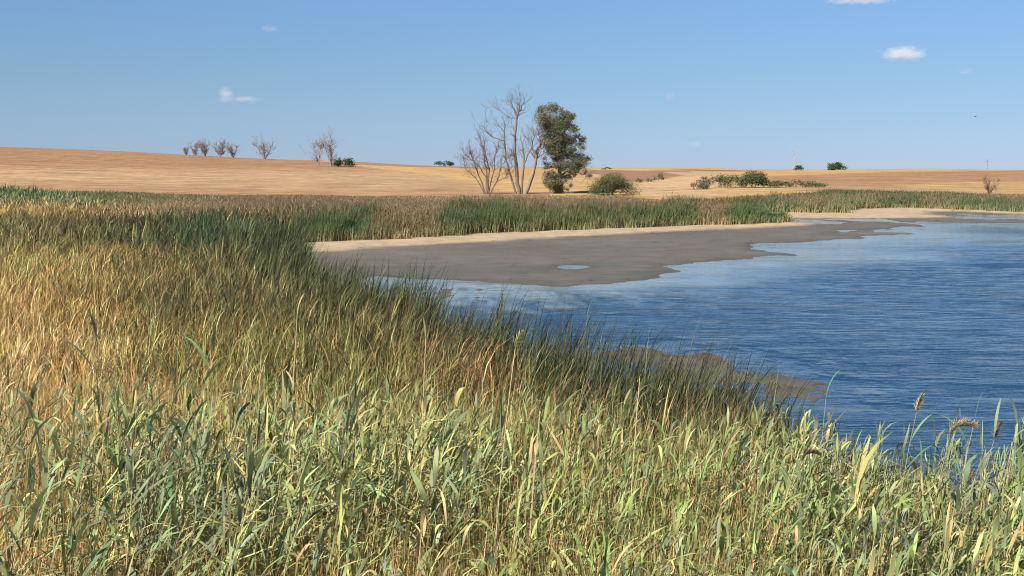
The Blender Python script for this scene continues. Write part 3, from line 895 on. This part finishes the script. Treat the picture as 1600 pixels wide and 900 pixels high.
def leaf_cloud(clumps, cols, size, dens=1.0, shell=.5):
    """clumps: (centre, radii (3), colour index weight); leaf-sized faces through the volume"""
    Vs, Cs = [], []
    for c, rr, ci in clumps:
        rr = np.array(rr); n = max(8, int(dens * (rr[0] * rr[2] + rr[0] * rr[1]) * 22 / (size / .3) ** 2 * .5))
        d = rng.normal(0, 1, (n, 3)); d /= np.linalg.norm(d, axis=1)[:, None]
        rad = (shell + (1 - shell) * rng.random(n)) ** .7 * (1 + .22 * np.sin(d[:, 0] * 7 + c[0]) * np.cos(d[:, 2] * 6 + c[1]))
        rad *= rng.random(n) ** .25
        p = np.array(c) + d * rad[:, None] * rr
        nrm = d * .6 + rng.normal(0, .7, (n, 3)) + np.array([0, 0, .3]); nrm /= np.linalg.norm(nrm, axis=1)[:, None]
        a = np.cross(nrm, rng.normal(0, 1, (n, 3))); a /= np.linalg.norm(a, axis=1)[:, None]
        b = np.cross(nrm, a)
        s = size * rng.uniform(.5, 1.3, n)[:, None]
        q = np.stack([p - a * s * .5, p + b * s * .3, p + a * s * .5, p - b * s * .3], 1)
        Vs.append(q.reshape(-1, 3))
        cc = cols[ci] * (1 + rng.normal(0, .18, (n, 1)))
        Cs.append(np.repeat(np.clip(cc, .01, .9), 4, 0))
    V = np.concatenate(Vs); C = np.concatenate(Cs)
    return V, np.arange(len(V)).reshape(-1, 4), C

# -- the group by the shore, 272 m away
TD0 = 272.0
def cz(px, py, dep=0.0):      # crop pixel of the tree group -> place
    return Vector(pd(680 + px / 4.736, 130 + py / 4.736, TD0 + dep))
def ground_at(x, y): return float(gz(np.array([x]), np.array([y]))[0])

def skeleton_tree(name, label, limbs, c, twig_n, twig_len, depth_s=2.0, cat='tree', twig_depth=2, base=None, group=None, up=.25):
    out = []; tw = []
    b = cz(*base); g = ground_at(b.x, b.y)
    root = root_empty(name, (b.x, b.y, g), label, cat, group)
    for pts, r0, r1 in limbs:
        n = len(pts); dep0 = rng.normal(0, depth_s)
        P = []
        for i, (a, bb) in enumerate(pts):
            q = cz(a, bb, 0)
            q.y = b.y + dep0 * (i / (n - 1)) ** 1.2 if pts[0][1] > 760 else b.y + dep0
            P.append(q)
        if pts[0][1] > 760: P[0].z = g - .3
        # refine
        PP, RR = [], []
        for i in range(n - 1):
            for s in range(3):
                t = s / 3
                q = P[i].lerp(P[i + 1], t)
                if s: q = q + Vector(rng.normal(0, .10, 3))
                PP.append(q); RR.append(r0 + (r1 - r0) * (i + t) / (n - 1))
        PP.append(P[-1]); RR.append(r1)
        out.append((PP, RR))
        m = int(twig_n * n / 4)
        for _ in range(m):
            i = int(rng.integers(len(PP) // 3, len(PP)))
            d = (PP[i] - PP[max(i - 1, 0)])
            d = (d.normalized() if d.length > 0 else Vector((0, 0, 1))) + Vector(rng.normal(0, .7, 3))
            d.z = abs(d.z) * .8 + .15
            grow(PP[i], d.normalized(), twig_len * rng.uniform(.5, 1.2), max(RR[i] * .4, .035), twig_depth, tw, .5, up, (1, 3), .2, .016)
    part('trunk', bark_arrays(out, c, 7), M_bark, root, True)
    part('crown', bark_arrays(tw, c * .95, 3), M_bark, root)
    return root

dead = col(.20, .16, .13)
skeleton_tree('dead_tree', 'tall bare dead tree with several grey trunks left of the leafy tree', [
    ([(620, 805), (605, 700), (600, 600), (590, 450), (600, 300), (610, 230), (635, 190), (660, 125)], .46, .10),
    ([(602, 250), (572, 175), (550, 125)], .18, .07), ([(622, 200), (625, 160), (630, 120)], .13, .05), ([(600, 265), (540, 250), (470, 190)], .12, .04),
    ([(600, 805), (560, 690), (520, 560), (515, 450), (510, 350), (520, 300)], .26, .07),
    ([(512, 425), (430, 402), (390, 370), (358, 325)], .15, .05), ([(513, 360), (465, 310)], .10, .04),
    ([(640, 805), (655, 620), (650, 500), (635, 380)], .28, .07), ([(655, 600), (700, 500), (735, 400), (720, 320)], .17, .05),
    ], dead, 10, 2.2, 1.2, base=(620, 800))
skeleton_tree('leaning_dead_tree', 'pale bare dead tree leaning right against the leafy tree', [
    ([(660, 805), (720, 680), (745, 560), (770, 480), (800, 400), (812, 300), (790, 235)], .50, .08),
    ([(770, 490), (850, 440), (935, 420)], .16, .05), ([(745, 560), (720, 480), (690, 420)], .13, .04), ([(805, 380), (850, 320), (870, 250)], .12, .04),
    ([(785, 440), (760, 350), (745, 280)], .10, .04)], dead * 1.2, 15, 2.4, 1.0, base=(662, 800))
skeleton_tree('bare_thicket_tree', 'bushy bare tree of many thin reddish stems at the left of the tree group', [
    ([(385, 815), (380, 640), (350, 480), (325, 380)], .24, .05), ([(380, 815), (400, 640), (370, 520), (360, 420)], .2, .05),
    ([(375, 815), (320, 680), (280, 560), (255, 470)], .16, .04), ([(390, 815), (430, 660), (440, 540), (470, 470)], .18, .04),
    ([(400, 815), (470, 690), (490, 600), (530, 560)], .16, .04), ([(370, 812), (300, 700), (230, 640), (205, 560)], .13, .04),
    ([(400, 812), (450, 740), (520, 700), (550, 650)], .11, .04), ([(380, 700), (300, 590), (220, 530)], .1, .04)],
    col(.17, .12, .10), 22, 2.0, 1.5, base=(388, 800), twig_depth=2)

def leafy_tree():
    b = cz(925, 785, 1.5); g = ground_at(b.x, b.y)
    root = root_empty('leafy_tree', (b.x, b.y, g), 'large dark green leafy tree behind the dead trunks', 'tree')
    limbs = []
    def lm(pts, r0, r1, dd=0):
        P = [cz(a, bb, 1.5 + dd * (i / len(pts))) for i, (a, bb) in enumerate(pts)]
        if pts[0][1] > 780: P[0].z = g - .3
        limbs.append((P, list(np.linspace(r0, r1, len(P)))))
    lm([(930, 800), (925, 700), (915, 600), (890, 500), (860, 380), (840, 250)], .55, .08)
    lm([(920, 620), (960, 500), (960, 380), (950, 250)], .3, .07, 1.5)
    lm([(920, 650), (1000, 560), (1040, 450), (1040, 330)], .26, .06, -1.5)
    lm([(925, 690), (1010, 620), (1090, 580), (1130, 570)], .2, .06, 1)
    lm([(930, 700), (1040, 660), (1130, 680)], .17, .05, -1); lm([(900, 540), (830, 470), (790, 380)], .2, .05, -1)
    tw = []
    for P, rr in list(limbs):
        for _ in range(9):
            i = int(rng.integers(1, len(P))); d = Vector(rng.normal(0, 1, 3)); d.z = d.z * .5 + .1
            grow(P[i], d.normalized(), rng.uniform(1.2, 2.4), .07, 2, tw, .6, .1, (1, 3), .25, .016)
    part('trunk', join([bark_arrays(limbs, col(.22, .19, .15), 8), bark_arrays(tw, col(.26, .22, .19), 3)]), M_bark, root, True)
    g1, g2, g3, gy = col(.17, .18, .11), col(.24, .22, .145), col(.17, .20, .09), col(.28, .23, .19)
    E = [(785, 235, 62, 1), (820, 190, 45, 0), (870, 215, 62, 0), (915, 190, 42, 0), (960, 235, 60, 1), (1020, 265, 48, 2), (765, 300, 42, 1), (820, 330, 72, 1), (900, 300, 62, 1),
         (950, 330, 66, 0), (1030, 350, 58, 0), (1060, 395, 38, 0), (850, 410, 66, 1), (930, 420, 70, 0), (1000, 430, 56, 1), (1050, 470, 40, 2), (800, 450, 40, 3), (850, 510, 40, 0), (900, 520, 50, 0),
         (1060, 545, 55, 0), (1110, 560, 42, 2), (1010, 560, 40, 3), (960, 590, 46, 3), (900, 600, 44, 3), (840, 600, 40, 0), (1080, 625, 46, 3), (1130, 660, 34, 3), (1040, 660, 36, 3), (980, 640, 38, 3),
         (860, 690, 42, 1), (840, 745, 40, 2), (890, 770, 52, 2), (900, 700, 40, 0), (930, 740, 36, 0), (1000, 780, 30, 1),
         (860, 290, 95, 0), (960, 300, 95, 1), (900, 400, 100, 0), (990, 400, 80, 1), (920, 500, 85, 0), (1040, 560, 70, 0), (860, 450, 80, 3), (880, 560, 80, 3), (960, 620, 66, 0), (1000, 520, 70, 0), (860, 720, 56, 1), (900, 765, 56, 2), (945, 700, 40, 0), (1080, 420, 40, 0), (850, 690, 60, 1), (870, 740, 72, 2), (920, 780, 50, 1), (1090, 590, 62, 3), (1030, 610, 60, 0), (800, 560, 40, 3)]
    cl = []
    for a, bb, r_, ci in E:
        r_ /= 4.736 * 7.1
        for s in range(3):
            dep = rng.normal(0, 1.6) + 1.5
            c = cz(a + rng.normal(0, 18), bb + rng.normal(0, 16), dep)
            k = rng.uniform(.6, 1.2)
            cl.append(((c.x, c.y, c.z), (r_ * k, r_ * k * 1.2, r_ * k * .8), ci if rng.random() < .75 else int(rng.integers(0, 3))))
    part('crown', leaf_cloud(cl, [g1, g2, g3, gy], .30, 5.6, .05), M_tree, root)
leafy_tree()

def bush(name, u0, u1, vtop, vbase, D_, label, cols, cat='bush', group=None, size=None, nl=9, flat=.75, trunk=True, dens=1.0):
    b = pd((u0 + u1) / 2, vbase, D_)
    g = ground_at(b[0], b[1])
    wd = (u1 - u0) / F * D_; ht = (vbase - vtop) / F * D_
    root = root_empty(name, (b[0], b[1], g), label, cat, group)
    size = size or max(.22, .0011 * D_)
    cl = []
    for k in range(nl):
        a = rng.uniform(-1, 1); 
        top = math.sqrt(max(0, 1 - a * a * .85))
        h = rng.uniform(.25, .72) * top
        rr = rng.uniform(.22, .34)
        cl.append(((b[0] + a * wd * .40, b[1] + rng.normal(0, wd * .18), g + h * ht * 1.3), (wd * rr, wd * rr, ht * rr * 1.4), int(rng.integers(len(cols)))))
    if trunk:
        lb = []
        for k in range(6):
            d = Vector((rng.normal(0, .5), rng.normal(0, .5), 1)).normalized()
            grow(Vector((b[0] + rng.normal(0, wd * .05), b[1], g - .2)), d, ht * .45, max(.05, ht * .02), 1, lb, .4, .3)
        part('trunk', bark_arrays(lb, col(.2, .16, .12), 4), M_bark, root)
    part('crown', leaf_cloud(cl, cols, size, dens * 2.5, .3), M_tree, root)
    return root

gr1, gr2, ol, gb = col(.08, .11, .045), col(.12, .15, .06), col(.16, .16, .08), col(.20, .17, .12)
bush('round_shrub', 922, 990, 279, 308, 262, 'rounded grey green shrub right of the leafy tree', [ol, gr2, gb, ol], nl=22, dens=1.6)
bush('hill_bush', 524, 553, 236, 251.5, 560, 'round green bush beside the two bare trees on the left crest', [gr1, gr2], 'bush', nl=12, dens=2)
bush('horizon_bush', 679, 696, 249.5, 258.5, 900, 'left of two dark bushes on the skyline left of the tree group', [gr1], 'bush', 'twin skyline bushes', nl=8, dens=2)
bush('horizon_bush', 694, 712, 250.5, 258.8, 900, 'right of two dark bushes on the skyline left of the tree group', [gr1], 'bush', 'twin skyline bushes', nl=8, dens=2)
bush('dome_bush', 1296, 1323, 252.5, 265, 720, 'dark dome shaped bush standing alone on the right crest', [gr1, gr1], 'bush', nl=16, dens=2.5)
bush('low_skyline_bush', 1241, 1261, 259.5, 266.8, 760, 'low dark bush under the larger pylon', [gr1], 'bush', nl=8, dens=2)
bush('field_bush', 1021, 1037, 267, 280.5, 470, 'small upright bush in the middle of the distant fields', [ol, gb], 'bush', nl=8, dens=1.6)
bush('field_bush', 992, 1006, 276, 283.5, 430, 'tiny olive bush left of the upright field bush', [ol], 'bush', 'small bushes along the field track', nl=6, dens=1.6)
bush('field_bush', 1008, 1020, 277, 283, 440, 'tiny low bush just left of the upright field bush', [ol], 'bush', 'small bushes along the field track', nl=6, dens=1.6)
bush('far_field_bush', 942, 957, 260.8, 264.5, 1400, 'flat grey bush on the far skyline right of the tree group', [gr1], 'bush', nl=5, dens=2)
bush('mound_bush', 1150, 1204, 270, 293, 300, 'largest green bush on the mound behind the far reeds', [gr1, gr2, ol], nl=20, dens=1.8)
for k, (a, b_, t_, v_, lb) in enumerate([(1074, 1106, 279, 293, 'first small brown bush at the left end of the mound'),
                                          (1090, 1122, 274, 292, 'brown twiggy bush second from the left on the mound'),
                                          (1108, 1142, 272, 292, 'taller brown bush in the middle of the mound'),
                                          (1128, 1164, 274, 293, 'olive bush touching the largest bush on the mound'),
                                          (1194, 1232, 287, 298, 'low olive bush just right of the largest mound bush'),
                                          (1222, 1262, 289, 299, 'flat olive bush right of the mound'),
                                          (1250, 1290, 291, 300, 'last low bush at the right end of the mound')]):
    bush('mound_bush', a, b_, t_, v_, 298 + rng.uniform(-6, 8), lb, [gb, ol, gb] if k < 3 else [ol, gr2, gb], 'bush', 'bushes on the mound behind the lake', nl=9, dens=1.5)

def bare_tree(name, u, vtop, vbase, D_, label, c, group=None, stems=3, spread=.35, cat='tree', rk=1.0, cut=False):
    b = pd(u, vbase, D_); g = ground_at(b[0], b[1])
    ht = (vbase - vtop) / F * D_
    root = root_empty(name, (b[0], b[1], g), label, cat, group)
    out, tw = [], []
    for s in range(stems):
        d = Vector((rng.normal(0, spread), rng.normal(0, spread), 1)).normalized()
        r = max(.022 * ht, .0003 * D_) * rk
        pts = [Vector((b[0], b[1], g - .3))]; rad = [r]
        q = pts[0].copy()
        for k in range(5):
            d = (d + Vector((rng.normal(0, .12), rng.normal(0, .12), .08))).normalized()
            q = q + d * ht * .175; pts.append(q.copy()); rad.append(r * (1 - .13 * (k + 1)))
        out.append((pts, rad))
        for _ in range(17):
            i = int(rng.integers(1, 6))
            dd = (d + Vector(rng.normal(0, .6, 3))).normalized(); dd.z = abs(dd.z) + .25
            grow(pts[i], dd.normalized(), ht * rng.uniform(.14, .34), max(r * .35, .00010 * D_), 2, tw, .55, .2, (1, 3), .22, .00006 * D_)
    part('trunk', bark_arrays(out, c, 5), M_bark, root, True)
    part('crown', bark_arrays(tw, c, 3), M_bark, root)

tw_c = col(.27, .21, .185)
for u_, t_, st_, lb in [(291, 233, 2, 'leftmost and smallest bare tree of the row on the left crest'),
                        (305, 228, 3, 'second bare tree in the row on the left crest'),
                        (321, 224, 4, 'bushy brown bare tree third in the crest row'),
                        (344, 223, 4, 'tallest bare tree of the crest row'),
                        (365, 228, 3, 'right end bare tree of the crest row')]:
    vb = float(np.interp(u_, [280, 400], [243.5, 248.5]))
    bare_tree('bare_tree', u_, t_, vb, 700, lb, tw_c, 'bare trees on the left crest', st_ + 2, .45)
bare_tree('bare_tree', 414, 221, 250.5, 690, 'lone spreading bare tree between the crest row and the tall pair', tw_c, 'bare trees on the left crest', 4, .45)
bare_tree('bare_tree', 498, 215, 256, 560, 'slim bare tree, left one of the tall pair near the green bush', tw_c * 1.1, 'bare trees on the left crest', 2, .2)
bare_tree('bare_tree', 518, 212, 258, 550, 'bare tree, right one of the tall pair beside the green bush', tw_c * 1.1, 'bare trees on the left crest', 3, .25)
bare_tree('bare_shrub', 1546, 282, 309, 262, 'dark bare shrub on the right shore behind the reeds', col(.17, .12, .10), None, 4, .45, 'shrub')
bare_tree('bare_sapling', 1563, 294, 321, 225, 'thin bare sapling right of the dark bare shrub', col(.30, .23, .16), None, 1, .1, 'shrub')

# ------------------------------------------------------------------ pylons
def bar(p, q, r):
    return ([Vector(p), Vector(q)], [r, r])
def pylon(u, vtop, D_, ht, label, kind_):
    t = pd(u, vtop, D_); g = ground_at(t[0], t[1])
    zt = t[2]; ht = max(ht, zt - g)
    root = root_empty('power_pylon', (t[0], t[1], g), label, 'pylon', 'power pylons on the skyline')
    x0, y0 = t[0], t[1]; r = .19 * D_ / 1500
    B = []
    def lvl(f): return zt - ht * (1 - f)
    ws = lambda f: ht * (.10 * (1 - f) + .022)
    lv = [0, .2, .38, .53, .66]
    for a, b_ in zip(lv[:-1], lv[1:]):
        wa, wb = ws(a), ws(b_)
        for sx, sy in ((1, 1), (1, -1), (-1, -1), (-1, 1)):
            B.append(bar((x0 + sx * wa, y0 + sy * wa, lvl(a)), (x0 + sx * wb, y0 + sy * wb, lvl(b_)), r))
        for s in (1, -1):
            B.append(bar((x0 - wa, y0 + s * wa, lvl(a)), (x0 + wb, y0 + s * wb, lvl(b_)), r * .6))
            B.append(bar((x0 + wa, y0 + s * wa, lvl(a)), (x0 - wb, y0 + s * wb, lvl(b_)), r * .6))
            B.append(bar((x0 + s * wa, y0 - wa, lvl(a)), (x0 + s * wb, y0 + wb, lvl(b_)), r * .6))
    part('tower', bark_arrays(B, col(.33, .36, .40), 4), M_metal, root)
    A = []
    w_ = ws(.66)
    if kind_ == 'fork':
        for s in (1, -1):
            for yy in (w_, -w_):
                A.append(bar((x0 + s * w_, y0 + yy, lvl(.66)), (x0 + s * ht * .10, y0 + yy * .5, lvl(.90)), r))
                A.append(bar((x0 + s * ht * .10, y0 + yy * .5, lvl(.90)), (x0 + s * ht * .12, y0, lvl(1.0)), r))
                A.append(bar((x0, y0 + yy, lvl(.68)), (x0 + s * ht * .10, y0 + yy * .5, lvl(.90)), r * .6))
            A.append(bar((x0, y0, lvl(.9)), (x0 + s * ht * .22, y0, lvl(.9)), r))
            A.append(bar((x0 + s * ht * .12, y0, lvl(.96)), (x0 + s * ht * .22, y0, lvl(.9)), r * .7))
    else:
        for yy in (w_, -w_):
            for s in (1, -1):
                A.append(bar((x0 + s * w_, y0 + yy, lvl(.66)), (x0 + s * w_ * .6, y0 + yy * .6, lvl(1.0)), r))
        for f in (.86, .98):
            for s in (1, -1):
                A.append(bar((x0, y0, lvl(f)), (x0 + s * ht * .34, y0, lvl(f)), r))
                A.append(bar((x0, y0, lvl(f) - ht * .05), (x0 + s * ht * .34, y0, lvl(f)), r * .7))
    part('crossarm', bark_arrays(A, col(.33, .36, .40), 4), M_metal, root)
    return root
M_metal = leaf_mat('galvanised steel', 0, .45, .5)
pylon(1243, 232, 1500, 27, 'forked lattice power pylon standing behind the right crest', 'fork')
pylon(1543, 249, 2600, 24, 'smaller pylon with wide crossarms on the far right skyline', 'tee')

# ------------------------------------------------------------------ reeds that stand out one by one
def single_reed(u, vtop, vbot_unused, D_, label, colour, plume=None, dry=False, nleaf=7, lean=.05, az_=.2, big=1.1, ht=None, pl_len=.28, curve=.15):
    top = pd(u, vtop, D_)
    x, y = top[0], top[1]
    g = ground_at(x, y)
    hh = top[2] - g
    x -= math.cos(az_) * hh * math.sin(lean + curve * .35)
    root = root_empty('reed_plant', (x, y, g), label, 'reed', 'single reeds rising above the rest')
    one = lambda v: np.array([v], float)
    P = np.array([[x, y, g - .05]])
    LL = (hh + .05) / math.cos(min(lean + curve * .4, 1.2))
    straw = col(.74, .60, .36) if dry else col(.60, .47, .26)
    sc_ = straw if dry else colour * .5 + straw * .5
    V, Q, C = blade_arrays(P, one(az_), one(LL), one(.022 if dry else .016), one(lean), one(curve), np.array([straw]), np.array([sc_]), 8, prof='stem', face=one(0))
    V2, Q2, C2 = blade_arrays(P, one(az_), one(LL), one(.022 if dry else .016), one(lean), one(curve), np.array([straw]), np.array([sc_]), 8, prof='stem', face=one(1.57))
    part('stem', join([(V, Q, C), (V2, Q2, C2)]), M_leaf, root)
    for k in range(nleaf):
        t = .36 + .64 * (k + 1) / nleaf if not dry else .5 + .5 * (k + 1) / nleaf
        t = min(t, 1.0)
        b_ = stem_points(P, one(az_), one(LL), one(lean), one(curve), one(t))
        side = 0 if k % 2 else math.pi
        la = side + rng.normal(0, .5)
        if math.cos(la) < 0 and rng.random() < .4: la = math.pi - la
        A = blade_arrays(b_, one(la), one(rng.uniform(.26, .44) * big), one(rng.uniform(.022, .036) * big), one(.15 if k == nleaf - 1 else rng.uniform(.35, .75)), one(rng.uniform(.3, 1.1)),
                         jitter(np.array([colour]), .1, 1), jitter(np.array([colour * 1.1]), .1, 1), 6, prof='leaf', face=one(rng.normal(0, .4)))
        part('leaf', A, M_leaf, root)
    if plume is not None:
        tip = stem_points(P, one(az_), one(LL), one(lean), one(curve), one(1.0))
        part('plume', plume_arrays(tip, one(rng.normal(.1, .2)), one(pl_len), np.array([plume]), n=260, droop=.25 if ('upright' in label or 'narrow' in label or 'tallest' in label) else 1.15), M_leaf, root)
    return root
gy_, gg, gl, gd = col(.17, .23, .13), col(.16, .25, .12), col(.34, .38, .15), col(.50, .38, .18)
tan_p, dark_p = col(.42, .36, .20), col(.17, .12, .08)
RD = [
 (803, 545, 15.3, 'tallest pale reed stem at the centre with a yellow green tip', gl, col(.38, .38, .16), True, 5),
 (842, 640, 15.2, 'bare straight pale stem just right of the tallest central reed', gd, None, True, 0),
 (999, 592, 15.0, 'long bare pale stem right of centre in front of the dark cattails', gd, None, True, 0),
 (413, 545, 17.5, 'short dry stalk rising from olive cattails left of centre', gd, None, True, 0),
 (466, 490, 19, 'dry stalk standing above the olive cattails farthest back', gd, None, True, 2),
 (664, 530, 18, 'dry reed with two pale flag leaves left of the tallest central reed', gl, None, True, 3),
 (146, 525, 15, 'tall dark green reed at the left edge of the golden grass', gy_ * .8, None, False, 15),
 (176, 560, 15.5, 'leafy green reed just right of the tall dark left one', gg, None, False, 13),
 (228, 545, 15.5, 'slim green reed above gold grass, third from the left', gy_ * .85, None, False, 12),
 (280, 555, 15, 'bent green reed above gold grass, fourth from the left', gy_ * .8, None, False, 15),
 (322, 550, 16, 'green reed with a flat top leaf where gold grass turns olive', gg, None, False, 12),
 (52, 622, 13.5, 'small upright grey green reed near the left edge', gy_ * .8, None, False, 10),
 (12, 630, 13, 'broad grey green reed cut by the left edge', gy_ * .85, None, False, 13),
 (1432, 645, 15.5, 'reed with an upright pale seed plume against the water', gg, tan_p, False, 6),
 (1478, 680, 14.5, 'reed with a wide drooping tan plume blown right over the water', gg, tan_p, False, 6),
 (1530, 660, 15.5, 'green leafy reed tip between the drooping and dark plumes', gg, None, False, 6),
 (1556, 690, 14.5, 'reed with a narrow dark brown plume near the right edge', gy_, dark_p, False, 6),
 (1592, 665, 14.5, 'reed with a dark curved leaf cut by the right edge', gy_, None, False, 5),
 (1237, 705, 14.5, 'reed with a dark feathery plume low in front of the rusty shore plants', gg, dark_p * 1.2, False, 6),
 (1292, 625, 20, 'leaning green reed where the bank meets the muddy shallows', gg, None, False, 6),
]
for u_, v_, D_, lb, c_, pl_, dr_, nl_ in RD:
    single_reed(u_, v_, None, D_, lb, c_, pl_, dr_, nl_, lean=abs(rng.normal(.03, .03)), curve=rng.uniform(.02, .12) if dr_ else rng.uniform(.08, .3), az_=rng.normal(.1, .4),
                pl_len=.40 if 'drooping' in lb else .27, big=1.1 if dr_ else 1.35)

# ------------------------------------------------------------------ bird
def bird():
    c = pd(1524, 182, 330)
    root = root_empty('bird', tuple(c), 'tiny dark bird gliding high in the sky on the right', 'bird')
    V, Q, C = bark_arrays([([Vector(c) + Vector((-.28, 0, 0)), Vector(c) + Vector((-.12, 0, .02)), Vector(c) + Vector((.1, 0, .03)), Vector(c) + Vector((.27, 0, .02)), Vector(c) + Vector((.34, 0, 0))], [.03, .08, .09, .05, .012])], col(.05, .045, .04), 8)
    part('body', (V, Q, C), M_bark, root, True)
    for s in (1, -1):
        p = Vector(c) + Vector((.05, 0, .04))
        vs = []
        for t, chord, zz in ((0, .2, 0), (.25, .22, .10), (.5, .17, .12), (.75, .04, .04)):
            vs += [p + Vector((chord * .5 - t * .15, s * t, zz)), p + Vector((-chord * .5 - t * .15, s * t, zz - .01))]
        V = np.array([tuple(q) for q in vs]); Q = np.array([(0, 1, 3, 2), (2, 3, 5, 4), (4, 5, 7, 6)])
        part('wing', (V, Q, np.tile(col(.05, .045, .04), (8, 1))), M_bark, root)
bird()

# ------------------------------------------------------------------ clouds: thin vapour inside lumpy shells, kilometres away
def cloud(u, v, wpx, hpx, label, dens=1.0, seed=0, D_=6000, puffs=None):
    c = pd(u, v, D_)
    sx, sz = wpx / F * D_ / 2, hpx / F * D_ / 2
    m = bpy.data.materials.new('cloud vapour'); m.use_nodes = True
    n = m.node_tree.nodes; l = m.node_tree.links; n.clear()
    out = n.new('ShaderNodeOutputMaterial'); pv = n.new('ShaderNodeVolumePrincipled')
    pv.inputs['Color'].default_value = (1, 1, 1, 1); pv.inputs['Anisotropy'].default_value = 0.0
    tc = n.new('ShaderNodeTexCoord'); mp = n.new('ShaderNodeMapping'); l.new(tc.outputs['Object'], mp.inputs['Vector'])
    ln = n.new('ShaderNodeVectorMath'); ln.operation = 'LENGTH'; l.new(mp.outputs[0], ln.inputs[0])
    fall = rampf(n, l, ln.outputs['Value'], 0.25, 1.0, 0.38, -0.85)
    mp2 = n.new('ShaderNodeMapping'); mp2.inputs['Location'].default_value = (seed * 3.1, seed, seed * .7); mp2.inputs['Scale'].default_value = (1.0 * sx / max(sz, 1) * .35, 1, 1)
    l.new(tc.outputs['Object'], mp2.inputs['Vector'])
    nz = noise(n, l, mp2.outputs[0], 2.2, 5, .65)
    a = n.new('ShaderNodeMath'); a.operation = 'MULTIPLY_ADD'; a.inputs[1].default_value = 2.2; l.new(nz.outputs[0], a.inputs[0]); l.new(fall, a.inputs[2])
    d = rampf(n, l, a.outputs[0], 1.0, 1.9, 0.0, 0.015 * dens)
    l.new(d, pv.inputs['Density']); l.new(pv.outputs[0], out.inputs['Volume'])
    import bmesh
    bm = bmesh.new(); bmesh.ops.create_icosphere(bm, subdivisions=3, radius=1)
    me = bpy.data.meshes.new('cloud'); bm.to_mesh(me); bm.free(); me.materials.append(m)
    o = bpy.data.objects.new('cloud', me); COL.objects.link(o)
    o.location = c; o.scale = (sx * 1.4, sx * 1.1, sz * 1.6)
    tag(o, label, 'cloud')
cloud(354, 148, 34, 30, 'small white puffy cloud above the left fields', 1.0, 1)
cloud(384, 155, 62, 13, 'thin grey cloud tail trailing right of the small left puff', .5, 2)
cloud(1411, 84, 92, 26, 'brightest white cloud, high on the right', 1.0, 3)
cloud(1510, 111, 34, 16, 'faint round cloud right of and below the brightest one', .4, 4)
cloud(422, 45, 40, 14, 'faint cloud wisp high on the left', .35, 5)
cloud(1345, 0, 150, 12, 'flat cloud cut by the top edge on the right', .5, 6)
cloud(1047, 151, 26, 18, 'tiny faint cloud right of the leafy tree', .3, 7)
cloud(1086, 225, 34, 14, 'faint low cloud over the distant fields', .35, 8)
